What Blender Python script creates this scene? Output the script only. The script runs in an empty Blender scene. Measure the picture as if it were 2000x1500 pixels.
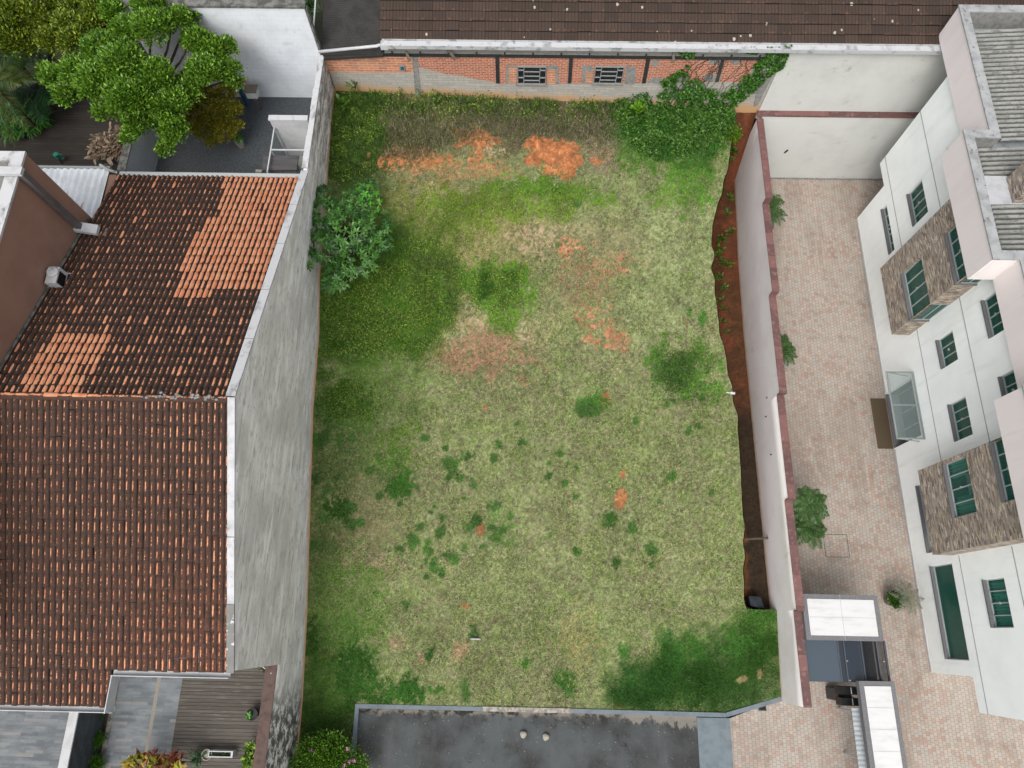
import bpy, math, random
import numpy as np
SC = bpy.context.scene
# ------------------------------------------------------------------ camera (aerial view, 27 m above the street, tilted 19 degrees north of straight down)
H = 27.0
F = 1380.0
RM = np.array([[0.9997754125361414, -0.01665909839810358, 0.013099577426406992],
               [0.020059648814535598, 0.9432868722295861, -0.3313721279298579],
               [-0.006836298532512273, 0.33156047882684525, 0.9434091974866937]])
cd = bpy.data.cameras.new("camera"); cam = bpy.data.objects.new("camera", cd); SC.collection.objects.link(cam)
from mathutils import Matrix
cam.matrix_world = Matrix([list(RM[0])+[0], list(RM[1])+[0], list(RM[2])+[H], [0, 0, 0, 1]])
cd.sensor_width = 36.0; cd.lens = F/2000*36; cd.clip_end = 1000; cd.clip_start = 0.1
SC.camera = cam
# ------------------------------------------------------------------ sky, sun, exposure
SUN_EL, SUN_AZ = 56.0, 200.0      # compass azimuth, soft overcast light from the south-west
w = bpy.data.worlds.new("World"); SC.world = w; w.use_nodes = True
wn = w.node_tree; bg = wn.nodes["Background"]
sky = wn.nodes.new("ShaderNodeTexSky"); sky.sky_type = 'NISHITA'; sky.sun_disc = False
sky.sun_elevation = math.radians(SUN_EL); sky.sun_rotation = math.radians(SUN_AZ)
sky.air_density = 1.0; sky.dust_density = 6.0; sky.ozone_density = 1.0
hs = wn.nodes.new("ShaderNodeHueSaturation"); hs.inputs["Saturation"].default_value = 0.28
wn.links.new(sky.outputs[0], hs.inputs["Color"]); wn.links.new(hs.outputs[0], bg.inputs[0])
bg.inputs[1].default_value = 0.15
sd = bpy.data.lights.new("sun", 'SUN'); sd.energy = 0.62; sd.angle = math.radians(35); sd.color = (1.0, 0.965, 0.91)
so = bpy.data.objects.new("sun", sd); SC.collection.objects.link(so)
_az = math.radians(SUN_AZ); _el = math.radians(SUN_EL)
from mathutils import Vector
so.rotation_euler = Vector((-math.sin(_az)*math.cos(_el), -math.cos(_az)*math.cos(_el), -math.sin(_el))).to_track_quat('-Z', 'Y').to_euler()
SC.view_settings.view_transform = 'Standard'; SC.view_settings.look = 'None'; SC.view_settings.gamma = 1.0
SC.view_settings.exposure = 0.52
SC.cycles.max_bounces = 6; SC.cycles.transparent_max_bounces = 12
# ------------------------------------------------------------------ helpers: rays of the survey photo met with real planes
C0 = np.array([0, 0, H])
def ray(u, v): return RM @ np.array([(u-1000)/F, -(v-750)/F, -1.0])
def Pz(u, v, z=0.0): d = ray(u, v); return C0+d*(z-H)/d[2]
def Px(u, v, x): d = ray(u, v); return C0+d*x/d[0]
def Py(u, v, y): d = ray(u, v); return C0+d*y/d[1]
def Pl(u, v, z0, sy, y0=0.0): d = ray(u, v); t = (z0-H-sy*y0)/(d[2]-sy*d[1]); return C0+d*t
rng = np.random.default_rng(7)
TAB = np.random.default_rng(99).random((257, 257)); TAB[256] = TAB[0]; TAB[:, 256] = TAB[:, 0]
def vn(x, y, s, o=0):
    x = np.asarray(x, float)/s+o*17.3+500; y = np.asarray(y, float)/s+o*9.1+500
    i = np.floor(x).astype(int); j = np.floor(y).astype(int); fx = x-i; fy = y-j
    fx = fx*fx*(3-2*fx); fy = fy*fy*(3-2*fy); i %= 256; j %= 256
    return (TAB[i, j]*(1-fx)+TAB[i+1, j]*fx)*(1-fy)+(TAB[i, j+1]*(1-fx)+TAB[i+1, j+1]*fx)*fy
def fbm(x, y, s, o=0): return (vn(x, y, s, o)+.5*vn(x, y, s/2.03, o+1)+.25*vn(x, y, s/4.1, o+2)+.12*vn(x, y, s/8.3, o+3))/1.87
def sm(a, b, x): t = np.clip((x-a)/(b-a), 0, 1); return t*t*(3-2*t)
KA = 0.56      # ground, roof and other upward-facing colours
KV = 1.14      # wall paints
def lin(c):
    c = np.asarray(c, float)/255.0
    return np.where(c <= .04045, c/12.92, ((c+.055)/1.055)**2.4)*KA
# ------------------------------------------------------------------ objects
def setp(o, label=None, cat=None, group=None, kind=None):
    if label: o["label"] = label
    if cat: o["category"] = cat
    if group: o["group"] = group
    if kind: o["kind"] = kind
    return o
def thing(name, loc, label, cat, group=None):
    o = bpy.data.objects.new(name, None); SC.collection.objects.link(o)
    o.location = [float(t) for t in loc]; o.empty_display_size = .3; return setp(o, label, cat, group)
def wloc(p):
    l = np.zeros(3)
    while p is not None: l += np.array(p.location); p = p.parent
    return l
class MB:
    def __init__(s): s.v = []; s.f = []; s.c = []; s.n = 0; s.hascol = False
    def add(s, v, f, col=None):
        v = np.asarray(v, float).reshape(-1, 3)
        for q in f: s.f.append([int(k)+s.n for k in q])
        s.v.append(v); s.n += len(v)
        if col is not None: s.hascol = True; s.c.append(np.broadcast_to(np.asarray(col, float), (len(v), 4 if np.shape(col)[-1] == 4 else 3)))
        return s
    def box(s, x0, x1, y0, y1, z0, z1, col=None):
        v = [(x0, y0, z0), (x1, y0, z0), (x1, y1, z0), (x0, y1, z0), (x0, y0, z1), (x1, y0, z1), (x1, y1, z1), (x0, y1, z1)]
        return s.add(v, [(0, 3, 2, 1), (4, 5, 6, 7), (0, 1, 5, 4), (1, 2, 6, 5), (2, 3, 7, 6), (3, 0, 4, 7)], col)
    def bar(s, a, b, wd, ht=None, up=(0, 0, 1), col=None):
        a = np.array(a, float); b = np.array(b, float); ht = ht or wd; d = b-a; d = d/np.linalg.norm(d)
        up = np.array(up, float)
        if abs(d@up) > .95: up = np.array([0, 1.0, 0])
        r = np.cross(d, up); r /= np.linalg.norm(r); u = np.cross(r, d)
        q = [(-1, -1), (1, -1), (1, 1), (-1, 1)]
        v = [a+r*i*wd/2+u*j*ht/2 for i, j in q]+[b+r*i*wd/2+u*j*ht/2 for i, j in q]
        return s.add(v, [(0, 3, 2, 1), (4, 5, 6, 7), (0, 1, 5, 4), (1, 2, 6, 5), (2, 3, 7, 6), (3, 0, 4, 7)], col)
    def tube(s, pts, rad, n=8, cap=True, col=None):
        pts = [np.array(p, float) for p in pts]; rad = [rad]*len(pts) if np.isscalar(rad) else rad; vs = []; fs = []
        for i, p in enumerate(pts):
            d = pts[min(i+1, len(pts)-1)]-pts[max(i-1, 0)]; d = d/max(np.linalg.norm(d), 1e-9)
            a = np.array([0, 0, 1.0]) if abs(d[2]) < .9 else np.array([1.0, 0, 0])
            r = np.cross(d, a); r /= np.linalg.norm(r); u = np.cross(r, d)
            for k in range(n): t = 2*math.pi*k/n; vs.append(p+rad[i]*(math.cos(t)*r+math.sin(t)*u))
        for i in range(len(pts)-1):
            for k in range(n): fs.append((i*n+k, i*n+(k+1) % n, (i+1)*n+(k+1) % n, (i+1)*n+k))
        if cap: fs.append(tuple(range(n))); fs.append(tuple(range((len(pts)-1)*n, len(pts)*n))[::-1])
        return s.add(vs, fs, col)
    def lathe(s, c, prof, n=20, col=None):
        c = np.array(c, float)
        return s.tube([c+np.array([0, 0, z]) for r, z in prof], [r for r, z in prof], n, True, col) if all(prof[i+1][1] > prof[i][1] for i in range(len(prof)-1)) else s._lathe(c, prof, n, col)
    def _lathe(s, c, prof, n, col):
        vs = [(c[0]+r*math.cos(2*math.pi*k/n), c[1]+r*math.sin(2*math.pi*k/n), c[2]+z) for r, z in prof for k in range(n)]
        fs = [(i*n+k, i*n+(k+1) % n, (i+1)*n+(k+1) % n, (i+1)*n+k) for i in range(len(prof)-1) for k in range(n)]
        fs.append(tuple(range((len(prof)-1)*n, len(prof)*n)))
        return s.add(vs, fs, col)
    def poly(s, pts, col=None): return s.add(pts, [tuple(range(len(pts)))], col)
    def slab(s, pts, off, col=None):      # planar polygon extruded by vector off
        n = len(pts); a = np.array(pts, float); b = a+np.array(off, float)
        return s.add(np.vstack([a, b]), [tuple(range(n)), tuple(range(n, 2*n))[::-1]]+[(i, i+n, (i+1) % n+n, (i+1) % n) for i in range(n)], col)
    def build(s, name, mat, parent=None, base=None, smooth=False):
        v = np.vstack(s.v); w0 = wloc(parent)
        b = np.zeros(3) if parent is not None else (np.array(base, float) if base is not None else np.array([(v[:, 0].min()+v[:, 0].max())/2, (v[:, 1].min()+v[:, 1].max())/2, v[:, 2].min()]))
        me = bpy.data.meshes.new(name); me.from_pydata((v-w0-b).tolist(), [], s.f); me.update()
        return finish(me, name, mat, parent, b, np.vstack(s.c) if s.hascol else None, smooth)
def finish(me, name, mat, parent, b, col, smooth=False):
    if col is not None:
        at = me.color_attributes.new("Col", 'FLOAT_COLOR', 'POINT')
        c4 = np.ones((len(me.vertices), 4), np.float32); c4[:, :col.shape[1]] = col; at.data.foreach_set("color", c4.ravel())
    if smooth: me.polygons.foreach_set("use_smooth", np.ones(len(me.polygons), bool))
    me.materials.append(mat)
    o = bpy.data.objects.new(name, me); SC.collection.objects.link(o); o.location = [float(t) for t in b]
    if parent is not None: o.parent = parent
    return o
def rawmesh(name, V, nper, mat, parent=None, base=None, col=None, smooth=False):   # V: (N*nper,3), one face per nper verts
    V = np.asarray(V, np.float64); n = len(V)//nper; w0 = wloc(parent)
    b = np.zeros(3) if parent is not None else (np.array(base, float) if base is not None else np.array([V[:, 0].mean(), V[:, 1].mean(), V[:, 2].min()]))
    me = bpy.data.meshes.new(name); me.vertices.add(len(V)); me.vertices.foreach_set("co", (V-w0-b).astype(np.float32).ravel())
    me.loops.add(n*nper); me.loops.foreach_set("vertex_index", np.arange(n*nper, dtype=np.int32))
    me.polygons.add(n); me.polygons.foreach_set("loop_start", np.arange(0, n*nper, nper, dtype=np.int32))
    me.polygons.foreach_set("loop_total", np.full(n, nper, np.int32)); me.update(calc_edges=True)
    return finish(me, name, mat, parent, b, col, smooth)
def gridmesh(name, G, mat, parent=None, base=None, col=None, smooth=True):         # G: (a,b,3)
    a, b_, _ = G.shape; V = G.reshape(-1, 3); i = np.arange(a*b_).reshape(a, b_)
    Fq = np.stack([i[:-1, :-1], i[1:, :-1], i[1:, 1:], i[:-1, 1:]], -1).reshape(-1, 4); w0 = wloc(parent)
    b = np.zeros(3) if parent is not None else (np.array(base, float) if base is not None else np.array([V[:, 0].mean(), V[:, 1].mean(), V[:, 2].min()]))
    me = bpy.data.meshes.new(name); me.vertices.add(len(V)); me.vertices.foreach_set("co", (V-w0-b).astype(np.float32).ravel())
    n = len(Fq); me.loops.add(n*4); me.loops.foreach_set("vertex_index", Fq.astype(np.int32).ravel())
    me.polygons.add(n); me.polygons.foreach_set("loop_start", np.arange(0, n*4, 4, dtype=np.int32)); me.polygons.foreach_set("loop_total", np.full(n, 4, np.int32))
    me.update(calc_edges=True)
    return finish(me, name, mat, parent, b, None if col is None else col.reshape(-1, col.shape[-1]), smooth)
# ------------------------------------------------------------------ materials
class NT:
    def __init__(s, name):
        s.m = bpy.data.materials.new(name); s.m.use_nodes = True; s.t = s.m.node_tree; s.b = s.t.nodes["Principled BSDF"]; s.geo = s.new("NewGeometry")
        s.pos = s.geo.outputs["Position"]
    def new(s, k): return s.t.nodes.new("ShaderNode"+k)
    def L(s, a, b): s.t.links.new(a, b)
    def vec(s, scale=(1, 1, 1), rot=(0, 0, 0), loc=(0, 0, 0), src=None):
        n = s.new("Mapping"); n.inputs["Scale"].default_value = scale; n.inputs["Rotation"].default_value = rot; n.inputs["Location"].default_value = loc
        s.L(src or s.pos, n.inputs["Vector"]); return n.outputs[0]
    def noise(s, scale, detail=4, rough=.6, vec=None, dist=0):
        n = s.new("TexNoise"); n.inputs["Scale"].default_value = scale; n.inputs["Detail"].default_value = detail; n.inputs["Roughness"].default_value = rough; n.inputs["Distortion"].default_value = dist
        s.L(vec or s.pos, n.inputs["Vector"]); return n.outputs["Fac"]
    def ss(s, x, a, b):
        n = s.new("MapRange"); n.interpolation_type = 'SMOOTHSTEP'; n.inputs[1].default_value = a; n.inputs[2].default_value = b
        if a > b: n.inputs[1].default_value = b; n.inputs[2].default_value = a; n.inputs[3].default_value = 1; n.inputs[4].default_value = 0
        s.L(x, n.inputs[0]); return n.outputs[0]
    def math(s, op, a, b=None):
        n = s.new("Math"); n.operation = op
        for i, q in enumerate((a, b)):
            if q is None: continue
            if hasattr(q, "links"): s.L(q, n.inputs[i])
            else: n.inputs[i].default_value = q
        return n.outputs[0]
    def mix(s, f, a, b, mode='MIX'):
        n = s.new("Mix"); n.data_type = 'RGBA'; n.blend_type = mode
        for i, q in ((0, f), (6, a), (7, b)):
            if hasattr(q, "links"): s.L(q, n.inputs[i])
            elif i == 0: n.inputs[i].default_value = q
            else: n.inputs[i].default_value = (*[float(t) for t in q], 1)
        return n.outputs[2]
    def attr(s, name="Col"): n = s.new("Attribute"); n.attribute_name = name; return n.outputs["Color"]
    def sep(s, v): n = s.new("SeparateXYZ"); s.L(v, n.inputs[0]); return n.outputs
    def comb(s, x, y, z):
        n = s.new("CombineXYZ")
        for i, q in enumerate((x, y, z)):
            if hasattr(q, "links"): s.L(q, n.inputs[i])
            else: n.inputs[i].default_value = q
        return n.outputs[0]
    def brick(s, vec, bw, rh, mortar=.01, c1=(1, 1, 1), c2=(0, 0, 0), cm=(.5, .5, .5), off=.5, bias=0):
        n = s.new("TexBrick"); s.L(vec, n.inputs["Vector"]); n.offset = off; n.inputs["Scale"].default_value = 1
        n.inputs["Brick Width"].default_value = bw; n.inputs["Row Height"].default_value = rh; n.inputs["Mortar Size"].default_value = mortar; n.inputs["Mortar Smooth"].default_value = .3; n.inputs["Bias"].default_value = bias
        for k, c in (("Color1", c1), ("Color2", c2), ("Mortar", cm)): n.inputs[k].default_value = (*[float(t) for t in c], 1)
        return n.outputs["Color"], n.outputs["Fac"]
    def ramp(s, x, stops):
        n = s.new("ValToRGB"); e = n.color_ramp.elements
        while len(e) < len(stops): e.new(.5)
        for q, (p, c) in zip(e, stops): q.position = p; q.color = (*[float(t) for t in c], 1)
        s.L(x, n.inputs[0]); return n.outputs[0]
    def bump(s, h, strength=.3, dist=.02):
        n = s.new("Bump"); n.inputs["Strength"].default_value = strength; n.inputs["Distance"].default_value = dist; s.L(h, n.inputs["Height"]); s.L(n.outputs[0], s.b.inputs["Normal"])
    def out(s, col, rough=.85, spec=.3):
        if hasattr(col, "links"): s.L(col, s.b.inputs["Base Color"])
        else: s.b.inputs["Base Color"].default_value = (*[float(t) for t in col], 1)
        s.b.inputs["Roughness"].default_value = rough; s.b.inputs["Specular IOR Level"].default_value = spec; return s.m
def simple(name, c, c2=None, sc=3, lo=.4, hi=.7, rough=.8, spec=.3, bumps=0, bsc=30, c3=None, sc3=20, lo3=.6, hi3=.75, vs=(1, 1, 1), metal=0):
    t = NT(name); col = lin(c); v = t.vec(vs)
    if c2 is not None: col = t.mix(t.ss(t.noise(sc, 6, .65, v), lo, hi), lin(c), lin(c2))
    if c3 is not None: col = t.mix(t.ss(t.noise(sc3, 5, .7, v), lo3, hi3), col, lin(c3))
    if bumps: t.bump(t.noise(bsc, 4, .6, v), bumps, .02)
    t.b.inputs["Metallic"].default_value = metal
    return t.out(col, rough, spec)
def attrmat(name, rough=.7, spec=.25, trans=0.0, nsc=None):
    t = NT(name); c = t.attr()
    if nsc: c = t.mix(t.ss(t.noise(nsc, 3), .3, .7), t.mix(1, c, (.75, .75, .75), 'MULTIPLY'), t.mix(1, c, (1.2, 1.2, 1.2), 'MULTIPLY'))
    t.out(c, rough, spec)
    if trans:
        tr = t.new("BsdfTranslucent"); t.L(c, tr.inputs[0]); mx = t.new("MixShader"); mx.inputs[0].default_value = trans
        t.L(t.b.outputs[0], mx.inputs[1]); t.L(tr.outputs[0], mx.inputs[2]); t.L(mx.outputs[0], t.t.nodes["Material Output"].inputs[0])
    return t.m
M = {}
M['leaf'] = attrmat("leaf", .42, .4, .22)
M['grass'] = attrmat("grass_blade", .7, .15, .12)
M['bark'] = simple("bark", (92, 78, 62), (60, 52, 44), 12, rough=.95, bumps=.5)
M['white_paint'] = simple("white_paint", (236, 238, 240), (215, 218, 218), 2, rough=.6)
KA = KV
M['facade'] = simple("facade_paint", (230, 236, 235), (222, 228, 227), .7, rough=.85)
t = NT("facade_paint_streaked"); c = t.mix(t.ss(t.noise(.7, 4), .35, .7), lin((231, 236, 235)), lin((223, 228, 227))); c = t.mix(t.math('MULTIPLY', t.ss(t.noise(3.2, 5, .6, t.vec((1, 1, .10))), .52, .75), .5), c, lin((206, 208, 204))); c = t.mix(t.math('MULTIPLY', t.ss(t.noise(1.7, 6, .65), .58, .8), .35), c, lin((204, 204, 198))); M['facade'] = t.out(c, .85)
M['fascia'] = simple("fascia_paint", (216, 209, 208), (209, 202, 201), 1.0, rough=.85, c3=(196, 190, 188), sc3=3, lo3=.55, hi3=.8, vs=(1, 1, .12))
KA = 0.56
M['granite'] = simple("granite", (150, 150, 152), (112, 112, 116), 60, .45, .6, rough=.7, spec=.2)
M['metal'] = simple("aluminium", (205, 210, 210), rough=.4, spec=.5)
M['dark_metal'] = simple("dark_metal", (52, 54, 57), (70, 72, 74), 8, rough=.45, spec=.5)
M['black'] = simple("black_plastic", (30, 30, 31), (42, 42, 43), 9, rough=.45)
M['wood_dark'] = simple("old_timber", (62, 58, 54), (90, 84, 76), 10, vs=(1, 1, .3))
M['wood_grey'] = simple("grey_timber", (128, 120, 108), (98, 92, 84), 12)
M['coping_white'] = simple("stained_white_coping", (232, 233, 235), (176, 177, 178), 2.6, .5, .68, c3=(96, 96, 94), sc3=5, lo3=.62, hi3=.72, vs=(1, .6, 1))
M['coping_grey'] = simple("mossy_coping", (150, 150, 146), (98, 98, 92), 4, .4, .6, c3=(58, 58, 52), sc3=14, lo3=.58, hi3=.7)
KA = 1.8
M['brown_paint'] = simple("brown_paint", (112, 88, 75), (104, 80, 68), .8, rough=.8)
KA = 0.56
M['concrete'] = simple("concrete", (158, 156, 152), (128, 126, 122), 3, c3=(90, 88, 84), sc3=16, lo3=.62, hi3=.74, bumps=.2)
M['deck_rail'] = simple("brown_coping", (118, 96, 88), (92, 76, 70), 5, c3=(150, 140, 132), sc3=9, lo3=.68, hi3=.8)
M['plaster_grey'] = simple("cement_patch", (172, 172, 168), (140, 140, 136), 7, c3=(110, 108, 104), sc3=24, lo3=.58, hi3=.7, bumps=.3)
M['red_wood'] = None
def glassmat(name, tint, alpha, rough=.05):
    t = NT(name); t.out(lin(tint), rough, .6); t.b.inputs["Alpha"].default_value = alpha; return t.m
M['glass_green'] = glassmat("green_glass", (42, 122, 106), .58)
M['glass_teal'] = glassmat("teal_glass", (48, 138, 122), .34)
M['glass_clear'] = glassmat("clear_glass", (170, 190, 186), .28)
M['glass_smoke'] = glassmat("smoked_glass", (58, 68, 80), .78)
M['room_dark'] = simple("dark_room", (70, 84, 76), (110, 122, 112), 1.1)
KA = 1.85
# gray render of the long boundary wall, with dirt splash above the soil (attribute R = height above ground)
t = NT("grey_cement_render")
v1 = t.vec((1, .42, 1.3)); v2 = t.vec((1, .9, 3.2)); v3 = t.vec((1, .22, 1.5))
c = t.mix(t.ss(t.noise(.8, 5, .6), .35, .7), lin((178, 175, 171)), lin((158, 154, 150)))
c = t.mix(t.ss(t.noise(2.4, 4, .6, v3), .45, .65), c, lin((188, 186, 182)))
c = t.mix(t.math('MULTIPLY', t.ss(t.noise(5, 8, .75, v1), .50, .66), .8), c, lin((128, 124, 120)))
c = t.mix(t.ss(t.noise(.55, 3, .5), .48, .62), c, t.mix(.5, c, lin((150, 146, 142))))
lb = t.math('FRACT', t.math('DIVIDE', t.math('ADD', t.sep(t.pos)[2], t.math('MULTIPLY', t.noise(.4, 4), .5)), 1.15)); c = t.mix(t.math('MULTIPLY', t.ss(lb, .05, .0), t.ss(t.noise(1.4, 4), .45, .55)), c, lin((118, 114, 110)))
c = t.mix(t.ss(t.noise(9, 7, .8, v1), .60, .68), c, lin((84, 82, 80)))
sy = t.sep(t.pos)
nth = t.ss(sy[1], 13.5, 17.5)       # darker blotches towards the back of the lot
c = t.mix(t.math('MULTIPLY', nth, t.ss(t.noise(4, 7, .75, v1), .42, .6)), c, lin((92, 92, 88)))
sth = t.ss(sy[1], -1.2, -3.0)
c = t.mix(t.math('MULTIPLY', sth, t.ss(t.noise(3.2, 7, .7), .42, .55)), c, lin((66, 66, 62)))
hh = t.sep(t.attr())[0]
c = t.mix(t.ss(t.math('ADD', hh, t.math('MULTIPLY', t.noise(3, 5), .35)), .50, .25), c, lin((176, 134, 104)))
t.bump(t.noise(14, 6, .7, v1), .25, .03)
M['render_grey'] = t.out(c, .92)
KA = 1.02
# pinkish-white paint on the lot side of the east wall
t = NT("pale_wall_paint")
hh = t.sep(t.attr())[0]
c = t.mix(t.ss(t.noise(.9, 4), .4, .7), lin((222, 218, 216)), lin((213, 208, 206)))
c = t.mix(t.ss(t.noise(1.6, 6, .6, t.vec((1, .8, .25))), .64, .78), c, lin((178, 173, 172)))
c = t.mix(t.ss(t.math('ADD', hh, t.math('MULTIPLY', t.noise(3, 5), .35)), .45, .12), c, lin((190, 158, 128)))
M['pale_wall'] = t.out(c, .85)
KA = 0.78
M['cream'] = simple("cream_paint", (214, 216, 212), (200, 202, 199), .8, .4, .75, rough=.85, c3=(176, 172, 164), sc3=1.5, lo3=.60, hi3=.78)
KA = 0.56
# maroon stone coping
t = NT("maroon_stone")
v = t.vec((1, 1, 1)); c1, _ = t.brick(t.vec((1, 1, 1), (0, 0, math.pi/2)), .5, 2.0, .006, lin((150, 108, 104)), lin((112, 84, 82)), lin((96, 66, 62)), 0)
c = t.mix(t.ss(t.noise(7, 5), .5, .75), c1, lin((176, 132, 124)))
M['maroon'] = t.out(c, .6)
KA = 0.84
# white painted block wall (north-west yard)
t = NT("white_blockwork")
s_ = t.sep(t.pos); bv = t.comb(s_[0], s_[2], 0)
bc, bf = t.brick(bv, .4, .2, .012)
c = t.mix(t.ss(t.noise(1.2, 4), .4, .7), lin((228, 233, 238)), lin((214, 220, 226)))
c = t.mix(t.math('MULTIPLY', bf, .16), c, lin((170, 175, 180)))
c = t.mix(t.ss(t.noise(7, 8, .8, t.vec((.6, 1, 1))), .60, .70), c, lin((128, 134, 138)))
c = t.mix(t.math('MULTIPLY', t.ss(t.noise(1.5, 6, .7), .55, .75), .5), c, lin((176, 182, 184)))
for (cx, cz) in ((-12.05, 5.75), (-10.9, 5.35)):
    d = t.new("VectorMath"); d.operation = 'DISTANCE'; t.L(t.comb(s_[0], s_[2], 0), d.inputs[0]); d.inputs[1].default_value = (cx, cz, 0)
    c = t.mix(t.ss(t.math('ADD', d.outputs["Value"], t.math('MULTIPLY', t.noise(6, 5), .5)), .62, .3), c, lin((196, 158, 124)))
t.bump(bf, .15, -.01); M['white_block'] = t.out(c, .85)
# masonry of the back building
KA = 0.66
def masonry(name, c1, c2, cm, bw=.2, rh=.075, mortar=.012, dirt=None, dn=.55, base=None):
    t = NT(name); s_ = t.sep(t.pos); wv = t.math('MULTIPLY', t.math('SUBTRACT', t.noise(1.3, 3), .5), .05)
    bv = t.comb(t.math('ADD', s_[0], s_[1]), t.math('ADD', s_[2], wv), 0)
    bc, bf = t.brick(bv, bw, rh, mortar, lin(c1), lin(c2), lin(cm))
    c = t.mix(t.ss(t.noise(9, 6, .7), .42, .68), bc, t.mix(.5, bc, lin(cm)))
    if dirt is not None: c = t.mix(t.ss(t.noise(1.5, 5), dn, dn+.2), c, lin(dirt))
    if base is not None:
        hh = t.sep(t.attr())[0]
        c = t.mix(t.ss(t.math('ADD', hh, t.math('MULTIPLY', t.noise(1.5, 5), .6)), .78, .35), c, lin(base))
    t.bump(bf, .4, -.01); return t.out(c, .9)
M['red_brick'] = masonry("red_brick", (206, 108, 80), (168, 84, 62), (216, 184, 160), .22, .085, .014)
M['orange_brick'] = masonry("hollow_orange_brick", (226, 148, 112), (196, 112, 82), (226, 188, 158), .36, .12, .022, (190, 150, 128), .5)
M['block_grey'] = masonry("grey_block", (204, 200, 190), (188, 184, 176), (164, 160, 152), .4, .13, .008, (150, 146, 138), .6, (214, 172, 126))
M['block_dark'] = masonry("grey_block_upper", (160, 160, 156), (146, 146, 142), (128, 126, 122), .4, .15, .008)
KA = 1.2
# stacked stone cladding
t = NT("stacked_stone"); s_ = t.sep(t.pos)
bv = t.comb(t.math('ADD', s_[1], s_[0]), s_[2], 0)
v_ = t.new("TexWhiteNoise"); v_.noise_dimensions = '2D'
bx = t.math('FLOOR', t.math('DIVIDE', s_[2], .045)); sh = t.math('MULTIPLY', t.math('FRACT', t.math('MULTIPLY', bx, .618)), .23)
by = t.math('FLOOR', t.math('DIVIDE', t.math('ADD', t.math('ADD', s_[0], s_[1]), sh), .17))
t.L(t.comb(bx, by, 0), v_.inputs["Vector"])
c = t.ramp(v_.outputs["Value"], [(0, lin((88, 80, 74))), (.3, lin((132, 120, 108))), (.55, lin((152, 140, 124))), (.75, lin((114, 110, 108))), (1, lin((182, 170, 152)))])
t.bump(v_.outputs["Value"], .6, .03); M['stone'] = t.out(c, .85)
KA = 0.56
# pavers
t = NT("concrete_pavers"); pv = t.vec((1, 1, 1), (0, 0, math.radians(91)))
wr = t.new("TexNoise"); wr.inputs["Scale"].default_value = 5; t.L(t.pos, wr.inputs["Vector"])
va = t.new("VectorMath"); va.operation = 'MULTIPLY_ADD'; t.L(wr.outputs["Color"], va.inputs[0]); va.inputs[1].default_value = (.02, .02, 0); t.L(pv, va.inputs[2])
bc, bf = t.brick(va.outputs[0], .135, .13, .0075, (0, 0, 0), (1, 1, 1), (.5, .5, .5))
x = t.sep(bc)[0]
c = t.ramp(x, [(0, lin((192, 172, 158))), (.25, lin((216, 202, 188))), (.5, lin((204, 197, 187))), (.72, lin((224, 208, 192))), (.86, lin((214, 184, 168))), (1, lin((206, 168, 152)))])
c = t.mix(t.ss(t.noise(.55, 4), .35, .65), c, t.mix(.45, c, lin((222, 214, 202))))
c = t.mix(t.ss(t.noise(1.3, 5, .6), .58, .75), c, t.mix(.4, c, lin((178, 150, 136))))
c = t.mix(t.math('MULTIPLY', bf, .65), c, lin((138, 124, 112)))
c = t.mix(t.ss(t.noise(30, 4), .35, .7), c, t.mix(1, c, (.86, .86, .85), 'MULTIPLY'))
c = t.mix(t.math('MULTIPLY', t.ss(t.noise(2.6, 6, .7), .5, .7), .4), c, lin((160, 140, 126)))
c = t.mix(t.math('MULTIPLY', t.ss(t.noise(.8, 3, .6, t.vec((1, .25, 1))), .52, .62), .28), c, lin((150, 132, 118)))
t.bump(bf, .3, -.01); M['pavers'] = t.out(c, .85)
# asphalt
t = NT("old_asphalt")
c = t.mix(t.ss(t.noise(.45, 5, .6), .36, .62), lin((104, 110, 112)), lin((76, 76, 76)))
c = t.mix(t.ss(t.noise(60, 3, .7), .5, .75), c, lin((116, 116, 114)))
vo = t.new("TexVoronoi"); vo.feature = 'DISTANCE_TO_EDGE'; vo.inputs["Scale"].default_value = 3.2
nz = t.new("TexNoise"); nz.inputs["Scale"].default_value = 3; t.L(t.pos, nz.inputs["Vector"])
va = t.new("VectorMath"); va.operation = 'MULTIPLY_ADD'; t.L(nz.outputs["Color"], va.inputs[0]); va.inputs[1].default_value = (.5, .5, 0); t.L(t.pos, va.inputs[2]); t.L(va.outputs[0], vo.inputs["Vector"])
cr = t.math('MULTIPLY', t.ss(vo.outputs["Distance"], .025, .005), t.ss(t.noise(.9, 3), .56, .62))
c = t.mix(t.math('MULTIPLY', cr, .7), c, lin((52, 50, 48)))
c = t.mix(t.ss(t.noise(3.5, 5, .7), .62, .7), c, lin((70, 68, 66)))
s_ = t.sep(t.pos); edge = t.ss(t.math('ADD', s_[1], t.math('MULTIPLY', t.noise(2.2, 7, .75), .75)), -2.42, -2.27)
c = t.mix(edge, c, lin((150, 142, 130)))
c = t.mix(t.math('MULTIPLY', t.ss(s_[1], -3.2, -2.6), t.ss(t.noise(2.5, 6), .5, .62)), c, lin((62, 60, 56)))
st_ = t.math('MULTIPLY', t.ss(s_[0], 3.2, 4.2), t.ss(t.math('ADD', s_[1], t.math('MULTIPLY', t.noise(1.6, 6, .7, t.vec((1, .5, 1), (0, 0, .4))), 1.9)), -1.95, -1.80)); c = t.mix(t.math('MULTIPLY', st_, .75), c, lin((168, 162, 152)))
c = t.mix(t.math('MULTIPLY', t.ss(t.noise(1.1, 5, .6, t.vec((1, .3, 1))), .5, .7), .4), c, lin((120, 122, 122)))
t.bump(t.noise(80, 3), .2, .01); M['asphalt'] = t.out(c, .97, .1)
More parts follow.
